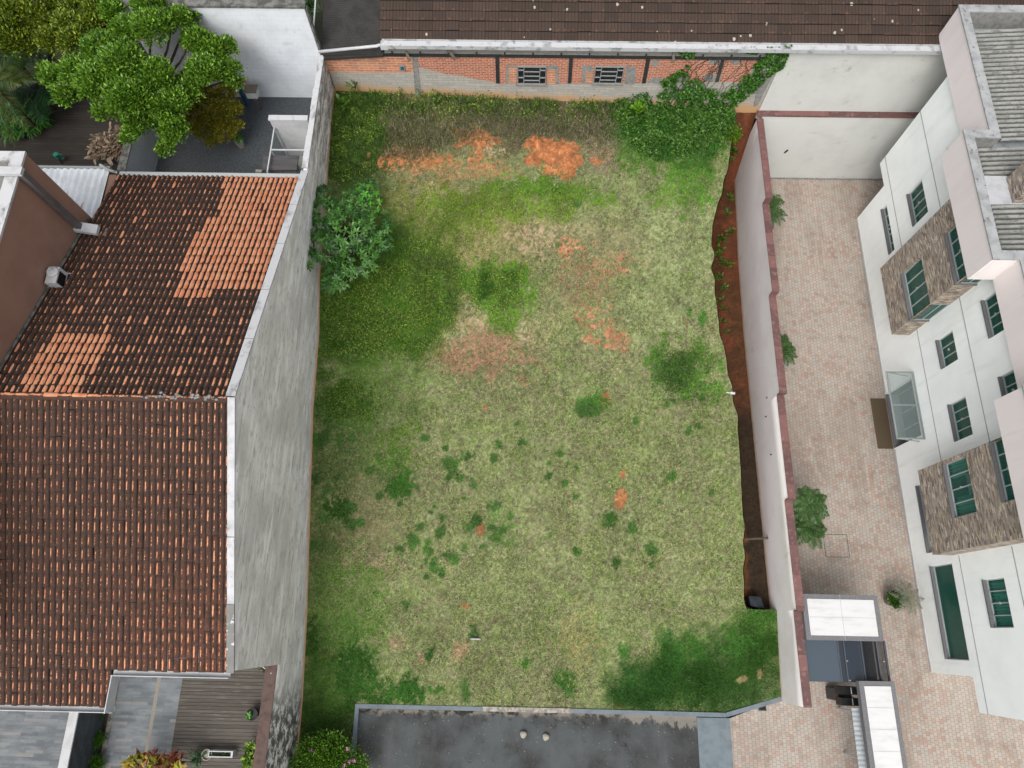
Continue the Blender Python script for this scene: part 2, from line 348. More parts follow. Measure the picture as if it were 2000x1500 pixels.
M['blue_concrete'] = simple("painted_kerb", (140, 153, 160), (122, 134, 142), 3, c3=(158, 168, 172), sc3=8, lo3=.6, hi3=.75)
M['gravel'] = simple("grey_gravel", (110, 116, 120), (58, 62, 66), 45, .42, .62, c3=(150, 156, 162), sc3=60, lo3=.6, hi3=.72, bumps=.8, bsc=50)
# decking: planks run east-west
def deckmat(name, a, b, g, pw):
    t = NT(name); s_ = t.sep(t.pos); k = t.math('FLOOR', t.math('DIVIDE', s_[1], pw)); wnz = t.new("TexWhiteNoise"); wnz.noise_dimensions = '1D'; t.L(k, wnz.inputs["W"])
    fr = t.math('FRACT', t.math('DIVIDE', s_[1], pw)); gap = t.ss(t.math('ABSOLUTE', t.math('SUBTRACT', fr, .5)), .42, .49)
    c = t.mix(wnz.outputs["Value"], lin(a), lin(b)); c = t.mix(t.ss(t.noise(3, 6, .7, t.vec((.5, 6, 1))), .5, .75), c, lin(g))
    c = t.mix(gap, c, lin((30, 28, 26))); t.bump(gap, .5, -.02); return t.out(c, .85)
M['deck'] = deckmat("grey_decking", (98, 92, 85), (118, 112, 104), (152, 145, 134), .108)
M['deck_dark'] = deckmat("dark_decking", (62, 56, 50), (74, 68, 62), (92, 86, 78), .12)
# slate style terrace tiles
t = NT("terrace_tiles"); s_ = t.sep(t.pos); bc, bf = t.brick(t.comb(s_[0], s_[1], 0), .55, .1, .003, (0, 0, 0), (1, 1, 1), (.5, .5, .5))
c = t.ramp(t.sep(bc)[0], [(0, lin((110, 118, 124))), (.5, lin((128, 135, 140))), (.85, lin((140, 146, 150))), (1, lin((168, 160, 154)))])
c = t.mix(t.ss(t.noise(2.2, 6, .7, t.vec((.5, 1.6, 1))), .42, .72), c, lin((158, 164, 166))); c = t.mix(t.math('MULTIPLY', bf, .35), c, lin((84, 88, 92)))
M['terrace'] = t.out(c, .7)
KA = 0.7
t = NT("dark_wall_tiles"); s_ = t.sep(t.pos); bc, bf = t.brick(t.comb(s_[1], s_[2], 0), .3, .12, .004, lin((78, 84, 88)), lin((60, 64, 68)), lin((44, 46, 48)))
M['dark_tiles'] = t.out(bc, .6)
KA = 0.56
# barrel tile: Col = (clean, along tile 0..1, across tile -1..1 -> 0..1)
t = NT("barrel_tiles"); a = t.sep(t.attr()); cl, ty, tx = a[0], a[1], a[2]
base = t.mix(t.ss(t.noise(9, 5, .7), .35, .65), lin((88, 66, 56)), lin((68, 56, 48)))
base = t.mix(t.ss(t.noise(38, 4, .7), .52, .72), base, lin((128, 86, 70)))
s_ = t.sep(t.pos); warm = t.math('MULTIPLY', t.ss(s_[1], 3.4, -1.2), t.ss(s_[0], -12.5, -9.0))
base = t.mix(t.math('MULTIPLY', t.math('ADD', t.math('MULTIPLY', warm, .28), .06), t.ss(t.noise(6, 5, .7), .38, .6)), base, lin((160, 96, 72)))
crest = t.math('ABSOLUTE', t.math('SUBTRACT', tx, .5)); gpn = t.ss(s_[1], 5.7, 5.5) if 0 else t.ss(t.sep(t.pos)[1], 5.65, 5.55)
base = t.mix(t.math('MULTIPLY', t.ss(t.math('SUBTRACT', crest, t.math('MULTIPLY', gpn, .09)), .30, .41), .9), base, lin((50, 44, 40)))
yy = t.math('ABSOLUTE', t.math('SUBTRACT', ty, .5))
d2 = t.math('ADD', t.math('POWER', t.math('DIVIDE', t.math('ABSOLUTE', t.math('SUBTRACT', tx, t.math('SUBTRACT', .5, t.math('MULTIPLY', gpn, .10)))), t.math('SUBTRACT', .30, t.math('MULTIPLY', gpn, .11))), 2.0), t.math('POWER', t.math('DIVIDE', yy, .50), 4.0))
rad = t.math('ADD', d2, t.math('MULTIPLY', t.math('SUBTRACT', t.noise(16, 5, .65), .5), 1.5))
msk = t.ss(t.math('SUBTRACT', t.math('MULTIPLY', cl, 1.45), rad), -.06, .06)
oc = t.mix(t.ss(t.noise(5, 3), .4, .65), lin((255, 182, 138)), lin((240, 150, 108)))
c = t.mix(msk, base, oc)
c = t.mix(t.ss(ty, .035, .0), c, lin((36, 30, 27)))
lich = t.ss(t.noise(26, 2, .5), .765, .785); c = t.mix(lich, c, lin((196, 190, 180)))
t.bump(t.noise(50, 4, .7), .3, .01); M['tile'] = t.out(c, .9)
t = NT("flat_roof_tiles"); a = t.sep(t.attr()); r0, ty, tx = a[0], a[1], a[2]
c = t.mix(r0, lin((92, 76, 66)), lin((76, 63, 56)))
fine = t.ss(t.math('ABSOLUTE', t.math('SUBTRACT', t.math('FRACT', t.math('MULTIPLY', tx, 4.0)), .5)), .2, .45)
c = t.mix(t.math('MULTIPLY', fine, .6), c, lin((60, 48, 42)))
c = t.mix(t.math('MULTIPLY', t.ss(ty, .45, .1), t.ss(t.noise(4.5, 6, .75, t.vec((2.5, 1, 1))), .52, .68)), c, lin((142, 98, 72)))
c = t.mix(t.ss(t.noise(18, 5, .75), .62, .72), c, lin((108, 96, 80)))
vo = t.new("TexVoronoi"); vo.inputs["Scale"].default_value = 3.4; vo.inputs["Randomness"].default_value = 1; nz = t.new("TexNoise"); nz.inputs["Scale"].default_value = 14; t.L(t.pos, nz.inputs["Vector"])
va = t.new("VectorMath"); va.operation = 'MULTIPLY_ADD'; t.L(nz.outputs["Color"], va.inputs[0]); va.inputs[1].default_value = (.07, .07, 0); t.L(t.vec((1, .75, .3)), va.inputs[2]); t.L(va.outputs[0], vo.inputs["Vector"])
vc = t.sep(vo.outputs["Color"]); spot = t.math('SUBTRACT', t.math('MULTIPLY', t.ss(vc[0], .5, 1.0), .17), vo.outputs["Distance"])
c = t.mix(t.math('MULTIPLY', t.ss(spot, 0, .012), t.ss(t.noise(.35, 2), .30, .40)), c, lin((206, 200, 190)))
c = t.mix(t.ss(ty, .05, .0), c, lin((32, 27, 24)))
t.bump(t.noise(40, 4, .7), .35, .01); M['tile_flat'] = t.out(c, .92)
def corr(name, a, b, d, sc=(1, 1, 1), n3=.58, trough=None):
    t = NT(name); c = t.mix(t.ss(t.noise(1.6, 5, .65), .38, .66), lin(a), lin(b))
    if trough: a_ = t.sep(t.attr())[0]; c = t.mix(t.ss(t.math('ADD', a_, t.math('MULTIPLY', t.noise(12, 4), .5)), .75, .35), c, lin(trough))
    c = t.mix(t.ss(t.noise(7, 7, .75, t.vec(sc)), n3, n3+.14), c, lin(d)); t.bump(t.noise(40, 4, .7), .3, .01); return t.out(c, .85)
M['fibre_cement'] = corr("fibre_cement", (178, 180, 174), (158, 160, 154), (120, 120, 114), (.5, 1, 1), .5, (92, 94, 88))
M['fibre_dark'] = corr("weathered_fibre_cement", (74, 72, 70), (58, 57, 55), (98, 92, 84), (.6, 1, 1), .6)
KA = 1.1
M['white_sheet'] = corr("rusty_white_sheet", (226, 232, 236), (206, 212, 216), (160, 104, 70), (.9, .14, 1), .55)
KA = 0.56
t = NT("marble_tiles"); c = t.mix(t.ss(t.noise(1.6, 6, .7, t.vec((.6, 2.5, 1))), .45, .7), lin((255, 255, 255)), lin((238, 236, 233))); M['marble'] = t.out(c, .5)
M['soil'] = attrmat("bare_soil", .95, .1, 0, 14)
M['orange_plastic'] = simple("terracotta", (150, 96, 70), rough=.8)
M['teal'] = simple("teal_plastic", (60, 150, 130), rough=.4)
M['blue'] = simple("blue_paint", (58, 104, 132), (80, 120, 140), 6, rough=.5)
M['mat'] = simple("doormat", (112, 96, 74), (98, 84, 64), 40, bumps=.4)
M['curtain'] = simple("curtain", (150, 236, 216), (96, 186, 168), 5, vs=(.01, 6, .01))
M['tarp'] = simple("black_tarp", (58, 64, 72), (40, 44, 50), 6, bumps=.4, bsc=12, rough=.5)
M['stone_white'] = simple("pale_stone", (200, 194, 180), (170, 164, 150), 12)
# ------------------------------------------------------------------ lot terrain
XW, XE, YB = -7.436, 9.214, 19.77
_wy = [-8, -3.7, -2.3, .45, 3.9, 7.4, 10.2, 12.15, 16, 17.8, 19.77]; _wz = [0.02, .06, .14, .76, 1.8, 2.85, 3.2, 3.94, 4.44, 4.72, 4.85]
_ey = [-8, -2.3, 0, 19.77]; _ez = [.02, .1, .42, 4.1]
_bx = [-8, -.5, 3, 9.3]; 
def lotz(x, y):
    t_ = np.clip((np.asarray(x, float)-XW)/(XE-XW), 0, 1); a = np.interp(y, _wy, _wz); b = np.interp(y, _ey, _ez)
    t_ = sm(0, 1, t_)*.5+t_*.5
    return a*(1-t_)+b*t_
def lotP(u, v, dz=0):
    z = 1.0
    for _ in range(30): p = Pz(u, v, z); z = .5*z+.5*(float(lotz(p[0], p[1]))+dz)
    return Pz(u, v, z)
edge_px = [(1437, 213), (1432, 262), (1420, 330), (1400, 400), (1391, 440), (1393, 560), (1400, 620), (1415, 690), (1427, 760), (1440, 830), (1447, 950), (1452, 1050), (1452, 1150), (1458, 1190)]
_e = np.array([lotP(*q) for q in edge_px]); _o = np.argsort(_e[:, 1]); _e = _e[_o]
def edgex(y):
    y = np.asarray(y, float); e = np.interp(y, _e[:, 1], _e[:, 0])+.16*(vn(y, y*0, .5, 5)-.5)
    return np.where(y < _e[0, 1], XE, e)
Y_TR0 = float(_e[0, 1])      # trench starts here (north of it the wall foot is dug free)
# ------------------------------------------------------------------ the colour of the lawn: growth patches, wall-side shade, dry grass and bare laterite
DG = (82, 116, 58); DG2 = (72, 104, 52); OR = (188, 124, 82); TN = (186, 166, 132); LG = (96, 138, 48); DRY = (118, 112, 82); WG = (80, 116, 42); RD = (176, 122, 92)
blobs = [  # u, v, ru, rv, colour, strength, edge noise
 (900, 470, 190, 150, (152, 146, 96), .75, .5), (800, 430, 90, 70, (134, 140, 78), .7, .5), (960, 640, 130, 60, TN, .65, .6), (930, 690, 110, 50, (166, 130, 104), .7, .7),
 (1150, 480, 170, 80, (156, 150, 112), .6, .6), (1110, 590, 120, 100, (150, 152, 106), .5, .6), (1340, 420, 110, 140, (150, 162, 114), .5, .5), (1050, 450, 60, 50, TN, .6, .6), (880, 600, 60, 40, (150, 138, 96), .5, .5), (1300,600,120,90,(148,160,112),.4,.5),
 (700, 770, 130, 90, (112, 134, 74), .8, .5), (690, 900, 130, 130, (100, 120, 70), .75, .5), (640, 1050, 60, 160, (92, 112, 60), .7, .5), (720, 1010, 80, 70, (138, 130, 98), .6, .6), (710, 1100, 80, 30, (150, 136, 110), .6, .6),  # turf by the west wall: lush growth plus wall shade in the colour
 (660, 1200, 120, 110, (104, 132, 66), .7, .5), (740, 740, 120, 40, (128, 150, 88), .6, .5), (660, 800, 60, 40, (64, 98, 40), .6, .6),
 (900, 240, 330, 62, DRY, .95, .5), (1090, 245, 150, 60, (104, 96, 78), .8, .5), (760, 260, 110, 70, (88, 98, 58), .8, .5), (790, 300, 90, 50, (106, 100, 66), .8, .5), (1170, 300, 60, 50, (140, 130, 106), .7, .6),
 (685, 260, 62, 120, (54, 84, 34), .95, .4), (700, 330, 60, 60, (64, 90, 38), .9, .5), (660, 210, 50, 40, (60, 92, 36), .9, .4),
 (690, 620, 120, 95, WG, 1, .35), (780, 560, 110, 110, WG, 1, .4), (840, 560, 60, 60, (84, 118, 44), .9, .5), (800, 640, 60, 60, WG, .95, .3), (740, 480, 80, 60, (70, 104, 38), 1, .4), (650, 680, 80, 30, (80, 112, 44), .8, .5),
 (1290, 215, 110, 60, (48, 88, 34), 1, .4), (1265, 265, 60, 50, (56, 104, 36), .95, .4), (1350, 270, 80, 60, (74, 108, 46), .9, .5), (1340, 350, 60, 60, (92, 134, 52), .75, .7), (1390, 240, 60, 50, (80, 112, 48), .9, .5), (1250, 310, 50, 30, (84, 122, 50), .7, .6),
 (1350, 300, 40, 30, (72, 112, 46), .8, .5), (1300, 380, 50, 30, (110, 146, 60), .6, .6),
 (830, 315, 110, 26, OR, .62, 1.0), (925, 270, 50, 24, OR, .75, .9), (1085, 300, 62, 34, OR, 1, .6), (1095, 335, 32, 20, OR, .8, .7), (1165, 312, 16, 10, OR, .8, .5), (930, 320, 30, 40, (190, 128, 88), .7, .9), (965, 295, 18, 10, (178, 164, 128), .5, .7), (1170,300,30,20,(166,140,112),.6,.7),
 (900, 340, 150, 20, (170, 140, 100), .6, .8), (1060, 375, 130, 26, LG, .85, .7), (1000, 400, 160, 30, (116, 142, 58), .7, .7), (890, 420, 80, 50, (118, 140, 56), .7, .8), (970, 550, 90, 40, (92, 134, 44), .8, .6), (985, 590, 60, 50, (98, 136, 50), .8, .6), (850, 450, 40, 60, (110, 132, 54), .6, .8),
 (1110, 485, 26, 20, (196, 138, 104), .7, .8), (1180, 520, 60, 30, RD, .45, 1.0), (1160, 620, 40, 40, RD, .5, 1.0), (1190, 665, 30, 20, RD, .6, 1.0), (930, 680, 40, 18, (166, 132, 104), .6, .8), (970, 670, 30, 10, (166, 132, 104), .5, .8), (1140,560,60,40,(148,122,94),.5,.9),
 (1335, 720, 62, 46, (86, 124, 52), .85, .9), (1310, 735, 28, 28, DG, .6, .9), (1370, 755, 40, 30, (100, 140, 60), .7, .8), (1345, 610, 6, 12, (80, 130, 50), .8, .4), (1372, 625, 6, 20, (70, 120, 46), .9, .3),
 (1180, 780, 12, 14, OR, 1, .4), (1211, 978, 14, 17, OR, 1, .5), (1214, 928, 6, 7, OR, .9, .4), (940, 1032, 9, 14, OR, 1, .3), (909, 1180, 6, 6, OR, .8, .4), (1212, 1378, 13, 6, OR, 1, .5), (1340, 632, 5, 4, OR, .8, .3), (952, 795, 8, 8, RD, .6, .5),
 (780, 1255, 22, 16, (180, 152, 122), .8, .6), (900, 1270, 24, 18, (172, 144, 112), .75, .7), (826, 1285, 12, 10, (176, 150, 122), .8, .5), (640, 1275, 26, 14, (166, 148, 112), .8, .7), (668, 1290, 10, 16, (166, 148, 112), .8, .5), (670, 1340, 14, 8, (158, 140, 104), .7, .5),
 (950, 560, 12, 12, (72, 120, 48), .8, .4), (620, 730, 40, 20, (84, 116, 52), .8, .5),
 # dark rich turf along the kerb
 (1430, 1320, 110, 70, (46, 80, 32), 1, .35), (1330, 1330, 110, 50, (42, 78, 26), 1, .4), (1260, 1340, 66, 46, (46, 84, 34), 1, .4), (1310, 1270, 22, 40, (60, 104, 44), .9, .5), (1350, 1260, 28, 26, (60, 104, 40), .9, .5), (1480, 1250, 50, 60, (48, 84, 28), 1, .4), (1440, 1260, 30, 30, (66, 110, 44), .7, .6), (1218, 1275, 10, 16, (78, 122, 54), .8, .4), (1490, 1205, 30, 26, (78, 122, 50), .9, .5), (1300,1300,24,30,(46,84,30),.9,.4), (1230,1365,50,20,(40,74,28),1,.4),
 (1452, 1325, 8, 6, (150, 132, 96), .7, .6), (1484, 1318, 6, 10, (150, 132, 96), .7, .6),
 (640, 1330, 70, 100, (66, 104, 38), .9, .5), (690, 1310, 40, 60, (52, 92, 34), .85, .6), (640, 1440, 70, 80, (60, 92, 36), .95, .4), (760, 1350, 90, 24, (64, 106, 42), .75, .7), (610, 1250, 20, 50, (62, 96, 38), .8, .5), (800, 1345, 30, 26, (56, 98, 38), .8, .5), (660, 1230, 40, 40, (96, 128, 62), .6, .6),
 (1105, 1333, 20, 20, (60, 108, 42), .95, .5), (908, 1352, 9, 24, (66, 112, 46), .9, .4), (1030, 1295, 9, 10, (72, 120, 46), .9, .3), (838, 1282, 8, 18, (58, 92, 42), .8, .4), (926, 1238, 14, 14, (74, 104, 56), .8, .4),
 (780, 880, 60, 50, (108, 134, 60), .5, .6), (785, 950, 30, 26, (60, 104, 38), .85, .6), (765, 905, 40, 22, (84, 120, 50), .6, .7), (1160, 790, 34, 26, (76, 122, 52), .8, .6), (665, 780, 50, 34, (58, 96, 34), .75, .7), (660, 990, 26, 22, (56, 90, 36), .8, .5), (700, 830, 40, 30, (84, 116, 54), .6, .7),
 (1190, 1015, 16, 16, (66, 108, 44), .8, .5), (980, 1030, 34, 34, (96, 142, 64), .5, .6), (1130, 1250, 50, 60, (152, 146, 96), .5, .8)]
spots = [(975,868,14),(965,895,12),(910,890,16),(880,912,16),(900,935,10),(820,955,10),(780,985,8),(870,870,8),(830,855,8),(875,930,10),(925,945,12),(905,975,8),(970,985,14),(997,1003,8),(866,1013,10),(918,1030,14),(932,1015,12),(960,1032,14),(988,1035,13),(972,1055,13),(948,1072,9),(865,1040,14),(825,1030,9),(810,1057,12),(832,1072,12),(775,1075,10),(788,1078,8),(826,1097,7),(850,1105,11),(872,1087,9),(886,1090,8),(908,1073,9),(865,1118,8),(837,1130,5),(675,1020,14),(703,1018,11),(690,990,10),(665,860,12),(690,865,10),(725,920,8),(1008,823,6),(1020,866,7),
 (1130,800,10),(1142,805,14),(1241,824,8),(1092,886,8),(1072,910,5),(1108,909,5),(1130,912,6),(1070,928,6),(1100,945,6),(1346,849,10),(1365,830,6),(1382,877,4),(1310,930,8),(1285,978,7),(1390,960,5),(1122,970,7),(1235,1035,10),(1072,1047,9),(1203,1098,12),(1240,1075,8),(1270,1075,9),(1275,1105,6),(1128,1080,8),(1410,1090,6),(790,1180,10),(1180,1025,9),(1370,780,8),(1318,780,8),(1126,400,7),(1270,372,8),(630,800,16),(625,860,18),(615,930,16),(640,960,14),(630,1010,16),(660,930,10),(616,1060,14),(740,970,9),(850,985,8),(845,1000,7),(1300,790,6),(735,1160,8),(720,1195,6)]
def paint(x, y):
    """growth colour with wall-side shade (display values 0-255) of the turf at ground points, and how lush it is"""
    n1 = fbm(x, y, 1.6, 1); n2 = fbm(x, y, .45, 3); n3 = fbm(x, y, .14, 6); n4 = fbm(x, y, 3.5, 9)
    c = np.array([140., 153., 100.])[None, :]*np.ones((len(x), 1))
    def mixc(c, m, col): m = m[:, None]; return c*(1-m)+np.array(col, float)[None, :]*m
    c = mixc(c, .35*sm(.48, .66, n1), (146, 146, 108)); c = mixc(c, .4*sm(.52, .36, n2)*sm(.35, .6, n4), (122, 144, 78)); c = mixc(c, .3*sm(.55, .68, n2), (152, 160, 116)); c = mixc(c, .5*sm(.57, .68, n3), (130, 120, 98))
    hf = np.clip(.5+1.3*(.6*vn(x, y, .085, 31)+.4*vn(x, y, .05, 35)-.5), 0, 1); hf2 = vn(x, y, .06, 41); hf3 = vn(x, y, .13, 45)
    c = mixc(c, .5*sm(.62, .80, hf2), (162, 154, 124)); c = mixc(c, .48*sm(.38, .18, hf2), (108, 110, 78)); c = mixc(c, .25*sm(.64, .82, hf3), (122, 148, 76)); c = mixc(c, .2*sm(.32, .16, hf3), (134, 126, 104))
    lush = np.full(len(x), .25)
    wx = x+.35*(fbm(x, y, .5, 12)-.5); wy = y+.35*(fbm(x, y, .5, 15)-.5); en = fbm(x, y, .38, 20)-.5
    for (u, v, ru, rv, col, st, e) in blobs:
        p = lotP(u, v); sc = 1380/((H-p[2])*.943+p[1]*.331); rx, ry = ru/sc, rv/sc/.95
        near = (np.abs(wx-p[0]) < rx*1.7+.2) & (np.abs(wy-p[1]) < ry*1.7+.2)
        if not near.any(): continue
        d = np.hypot((wx[near]-p[0])/rx, (wy[near]-p[1])/ry)+en[near]*e*2.2
        m = np.zeros(len(x)); m[near] = st*(sm(1.22, .72, d) if col is OR else sm(1.5, .4, d)); m = sm(.30, .70, m+(hf-.5)*1.1*np.minimum(1, m*4)*(m < .98)) if e > .5 or st < .9 else m*(.82+.18*hf)+.25*(hf-.5)*m*(1-m)*4; m = np.clip(m, 0, 1); c = mixc(c, m*(.92 if col is not OR else 1), col)
        gr = col[1]-col[0]*.9-col[2]*.1; l = 1.0 if gr > 28 else (.55 if col is DRY else .08); lush = lush*(1-m)+l*m
    for (u, v, r) in spots:
        p = lotP(u, v); rr = r/52.0
        near = (np.abs(wx-p[0]) < rr*2) & (np.abs(wy-p[1]) < rr*2)
        d = np.hypot(wx[near]-p[0], wy[near]-p[1])/rr+en[near]*1.8
        m = np.zeros(len(x)); m[near] = .9*sm(1.4, .3, d); m = sm(.25, .75, m+(hf-.5)*.9*np.minimum(1, m*4)); c = mixc(c, m, DG if (u+v) % 3 else DG2); lush = lush*(1-m)+m
    c = c*(.86+.28*hf[:, None]*.6+.28*.4*hf2[:, None])*(.90+.2*fbm(x, y, .7, 130))[:, None]
    sl = (c[:, 0] > c[:, 1]*1.3); c[sl] *= (.74+.5*fbm(x[sl], y[sl], .16, 140))[:, None]
    return c, lush
# ------------------------------------------------------------------ ground, lot, road surfaces
gm = MB().box(-150, 150, -150, 150, -1.2, -.35); setp(gm.build("ground", simple("ground_soil", (120, 118, 96), (96, 104, 70), .4)), kind="structure")
ny, nx = 470, 330
ys = np.linspace(-6.5, YB, ny)
G = np.zeros((nx, ny, 3)); tt = np.linspace(0, 1, nx)
xr = np.where(ys < Y_TR0, XE, edgex(ys))
XWK, YK = -5.56, -2.52         # inner corner of the kerb
for j in range(ny):
    G[:, j, 0] = XW+tt*(xr[j]-XW); G[:, j, 1] = ys[j]
G[..., 2] = lotz(G[..., 0], G[..., 1])+.05*(fbm(G[..., 0].ravel(), G[..., 1].ravel(), .8, 30).reshape(nx, ny)-.5)
X_, Y_ = G[..., 0].ravel(), G[..., 1].ravel()
LC, LUSH = paint(X_, Y_)
LC = LC*(.86+.4*(fbm(X_, Y_, .09, 40))[:, None])
LCl = lin(np.clip(LC, 0, 255))
kerb_line = [(-5.5, -6.0), (-5.5, -2.5), (7.25, -2.56), (XE+.02, -2.02)]
keep = (Y_ > -2.5) | (X_ < -5.5)
keep &= ~((X_ > 7.2) & (Y_ < -2.56+(X_-7.25)*(.54/1.98)))
lawn = gridmesh("lawn", G, M['soil'], col=LCl)
import bmesh
bm = bmesh.new(); bm.from_mesh(lawn.data); bm.verts.ensure_lookup_table()
bmesh.ops.delete(bm, geom=[v for v, k in zip(bm.verts, keep) if not k], context='VERTS'); bm.to_mesh(lawn.data); bm.free()
setp(lawn, "patchy sloping lawn of the vacant lot between the two boundary walls", kind="structure")
# cut bank and trench at the foot of the east wall
yt = np.linspace(Y_TR0, YB-.02, 260); nb = 9; nf = 12
Bk = np.zeros((nb+nf, 260, 3)); cb = np.zeros((nb+nf, 260, 3))
xe = edgex(yt); ze = lotz(xe, yt)
zf = np.interp(yt, [0, .8, 12, 15.5, 17.2, 18.9, 19.4, 19.77], [-.02, -.12, -.12, .1, .38, .6, 2.6, 4.0])
for i in range(nb):
    k = i/(nb-1); slope = .03+.22*k+.10*fbm(yt, yt*0+i*.3, .5, 50)*k
    Bk[i] = np.stack([np.minimum(xe+slope*np.minimum(1, (ze-zf)/1.2), XE-.1), yt, np.where(i == 0, ze, ze+(zf-ze)*k)], 1)
for i in range(nf):
    k = (i+1)/nf; x0 = Bk[nb-1, :, 0]; Bk[nb+i] = np.stack([x0+(XE-.005-x0)*k, yt, zf+.05*(fbm(x0+k, yt, .3, 55)-.5)], 1)
fx, fy = Bk[..., 0].ravel(), Bk[..., 1].ravel()
red = np.array([136, 82, 58.])[None]; drk = np.array([70, 58, 46.])[None]; och = np.array([104, 74, 52.])[None]; wet = np.array([96, 62, 42.])[None]
k = (fx-np.repeat(xe[None], nb+nf, 0).ravel())/(XE-np.repeat(xe[None], nb+nf, 0).ravel())
n = fbm(fx, fy, .35, 60); base_c = red+(och-red)*sm(.4, .7, fbm(fx, fy, .8, 63))[:, None]
m1 = (sm(9.5, 7.5, fy+1.2*(n-.5))*sm(.36, .46, k+.25*(n-.5)))[:, None]; base_c = base_c*(1-m1)+drk*m1
m2 = (sm(12, 15, fy)*.55*sm(.35, .6, n))[:, None]; base_c = base_c*(1-m2)+wet*m2
base_c *= (.8+.4*fbm(fx, fy, .12, 66))[:, None]
setp(gridmesh("trench_soil", Bk, M['soil'], col=lin(np.clip(base_c, 0, 255))), "red earth trench dug along the foot of the pale wall", kind="structure")
# paving of the east forecourt, street asphalt, painted strip
pvm = MB().poly([(7.42, -9, 0), (40, -9, 0), (40, YB-.3, 0), (XE+.3, YB-.3, 0), (XE+.3, -2.02, 0), (XE, -2.02, 0), (7.42, -2.66, 0)])
setp(pvm.build("paving", M['pavers']), kind="structure")
MB_ = MB().box(7.25-.97, 7.42, -9, -2.66, -.3, .004); setp(MB_.build("painted_path", M['blue_concrete']), kind="structure")
setp(MB().box(-5.5, 7.25-.975, -9, -2.62, -.3, -.012).build("asphalt", M['asphalt']), kind="structure")
# kerb (one thing): a low painted concrete upstand round the front of the lawn
kb = MB()
def kseg(a, b, wd=.14, z=.16): kb.bar((a[0], a[1], z/2-.1), (b[0], b[1], z/2-.1), wd, z+.2)
kseg((-5.52, -9), (-5.52, -2.60)); kseg((-5.59, -2.53), (-1.15, -2.53)); kseg((1.95, -2.53), (7.25, -2.55)); kseg((7.25, -2.55), (XE, -2.0))
kt = thing("kerb", (0, -2.5, 0), "grey-blue painted concrete kerb around the front of the lawn", "kerb"); kb.build("kerb_stone", M['blue_concrete'], kt)
kb = MB(); kseg((-1.15, -2.53), (1.95, -2.53), .15, .165); kb.build("worn_kerb_stone", simple("worn_kerb", (206, 202, 192), (150, 144, 132), 6, .4, .6, c3=(88, 84, 78), sc3=18, lo3=.6, hi3=.7), kt)
# ------------------------------------------------------------------ west boundary: house gable wall and garden wall, coplanar at x = XW
WT = [(-6, 3.42), (-1.1, 3.42), (-1.0999, 7.0), (-.2, 7.35), (5.6, 9.62), (14.6, 6.72), (19.77, 6.62)]
def west_wall(name, y0, y1, thick, parent=None):
    yy = sorted(set(list(np.arange(y0, y1, .2))+[y1]+[y for y, _ in WT if y0 <= y <= y1])); yy = np.array(yy)
    zt = np.interp(yy, [a for a, _ in WT], [b for _, b in WT]); zb = lotz(np.full(len(yy), XW), yy)-.15
    if y1 < -1: zt[:] = 3.42
    if y0 >= -1.1: zt = np.interp(yy, [a for a, _ in WT[2:]], [b for _, b in WT[2:]])
    hs = np.concatenate([[0, .15, .25, .35, .5, .7], np.linspace(1, 10, 16)])
    Gd = np.zeros((len(hs), len(yy), 3)); cc = np.zeros((len(hs), len(yy), 3))
    for i, h in enumerate(hs):
        z = np.minimum(zb+h, zt) if i < len(hs)-1 else zt
        Gd[i] = np.stack([np.full(len(yy), XW), yy, z], 1); cc[i] = np.minimum(np.maximum(z-zb-.15, 0), 1.0)[:, None]
    f = gridmesh(name, Gd[:, ::-1], M['render_grey'], parent, (XW, y0, zb.min()), cc[:, ::-1], smooth=False)
    return f, yy, zt, zb
house = thing("tiled_house", (-10.7, 6.7, 1.7), "house with a weathered barrel tile roof and a tall grey gable wall facing the lot", "house")
west_wall("gable_wall", -1.1, 14.62, .2, house)
mb = MB()      # back skin and body of the house under the roof
mb.box(-14.0, XW-.06, -.95, 14.45, 1.7, 6.35)
mb.add([(XW-.05, -1.1, 0), (XW-.25, -1.1, 0), (XW-.25, -1.1, 7.0), (XW-.05, -1.1, 7.0)], [(0, 1, 2, 3)])
mb.slab([(XW-.005, -1.1, .1), (XW-.22, -1.1, .1), (XW-.22, -1.1, 7.0), (XW-.005, -1.1, 7.0)], (0, .2, 0))
mb.build("wall", M['white_paint'], house)
gw = thing("garden_wall", (XW-.1, 17.2, 4.6), "stained white-topped garden wall running north from the tiled house to the brick building", "wall")
west_wall("wall_face", 14.63, 19.75, .2, gw)
mb = MB(); mb.slab([(XW-.003, 14.63, 4.2), (XW-.13, 14.63, 4.2), (XW-.13, 14.63, 6.7), (XW-.003, 14.63, 6.7)], (0, 5.1, 0)); mb.build("wall_core", M['white_block'], gw)
mb = MB(); rg = random.Random(4); y = 14.8; xx = XW-.12
for i in range(5):
    y2 = y+[1.35, 1.1, .95, 1.0, .55][i]; z_ = 6.72-.02*i; mb.slab([(XW-.17+.02*(i % 2), y, z_), (XW+.04, y, z_), (XW+.04, y2-.015, z_-.01), (XW-.17+.02*(i % 2), y2-.015, z_-.01)], (0, 0, .07)); y = y2
mb.build("coping", M['coping_white'], gw)
fw = thing("front_garden_wall", (XW-.1, -3.5, 0), "low grey rendered wall with a brown top beside the timber deck", "wall")
west_wall("wall_face", -6, -1.102, .2, fw)
mb = MB(); mb.slab([(XW-.003, -6, .0), (XW-.30, -6, 0), (XW-.30, -6, 3.40), (XW-.003, -6, 3.40)], (0, 4.88, 0)); mb.build("wall_core", M['concrete'], fw)
MB().box(XW-.36, XW+.004, -6, -1.11, 3.405, 3.45).build("coping", M['deck_rail'], fw)
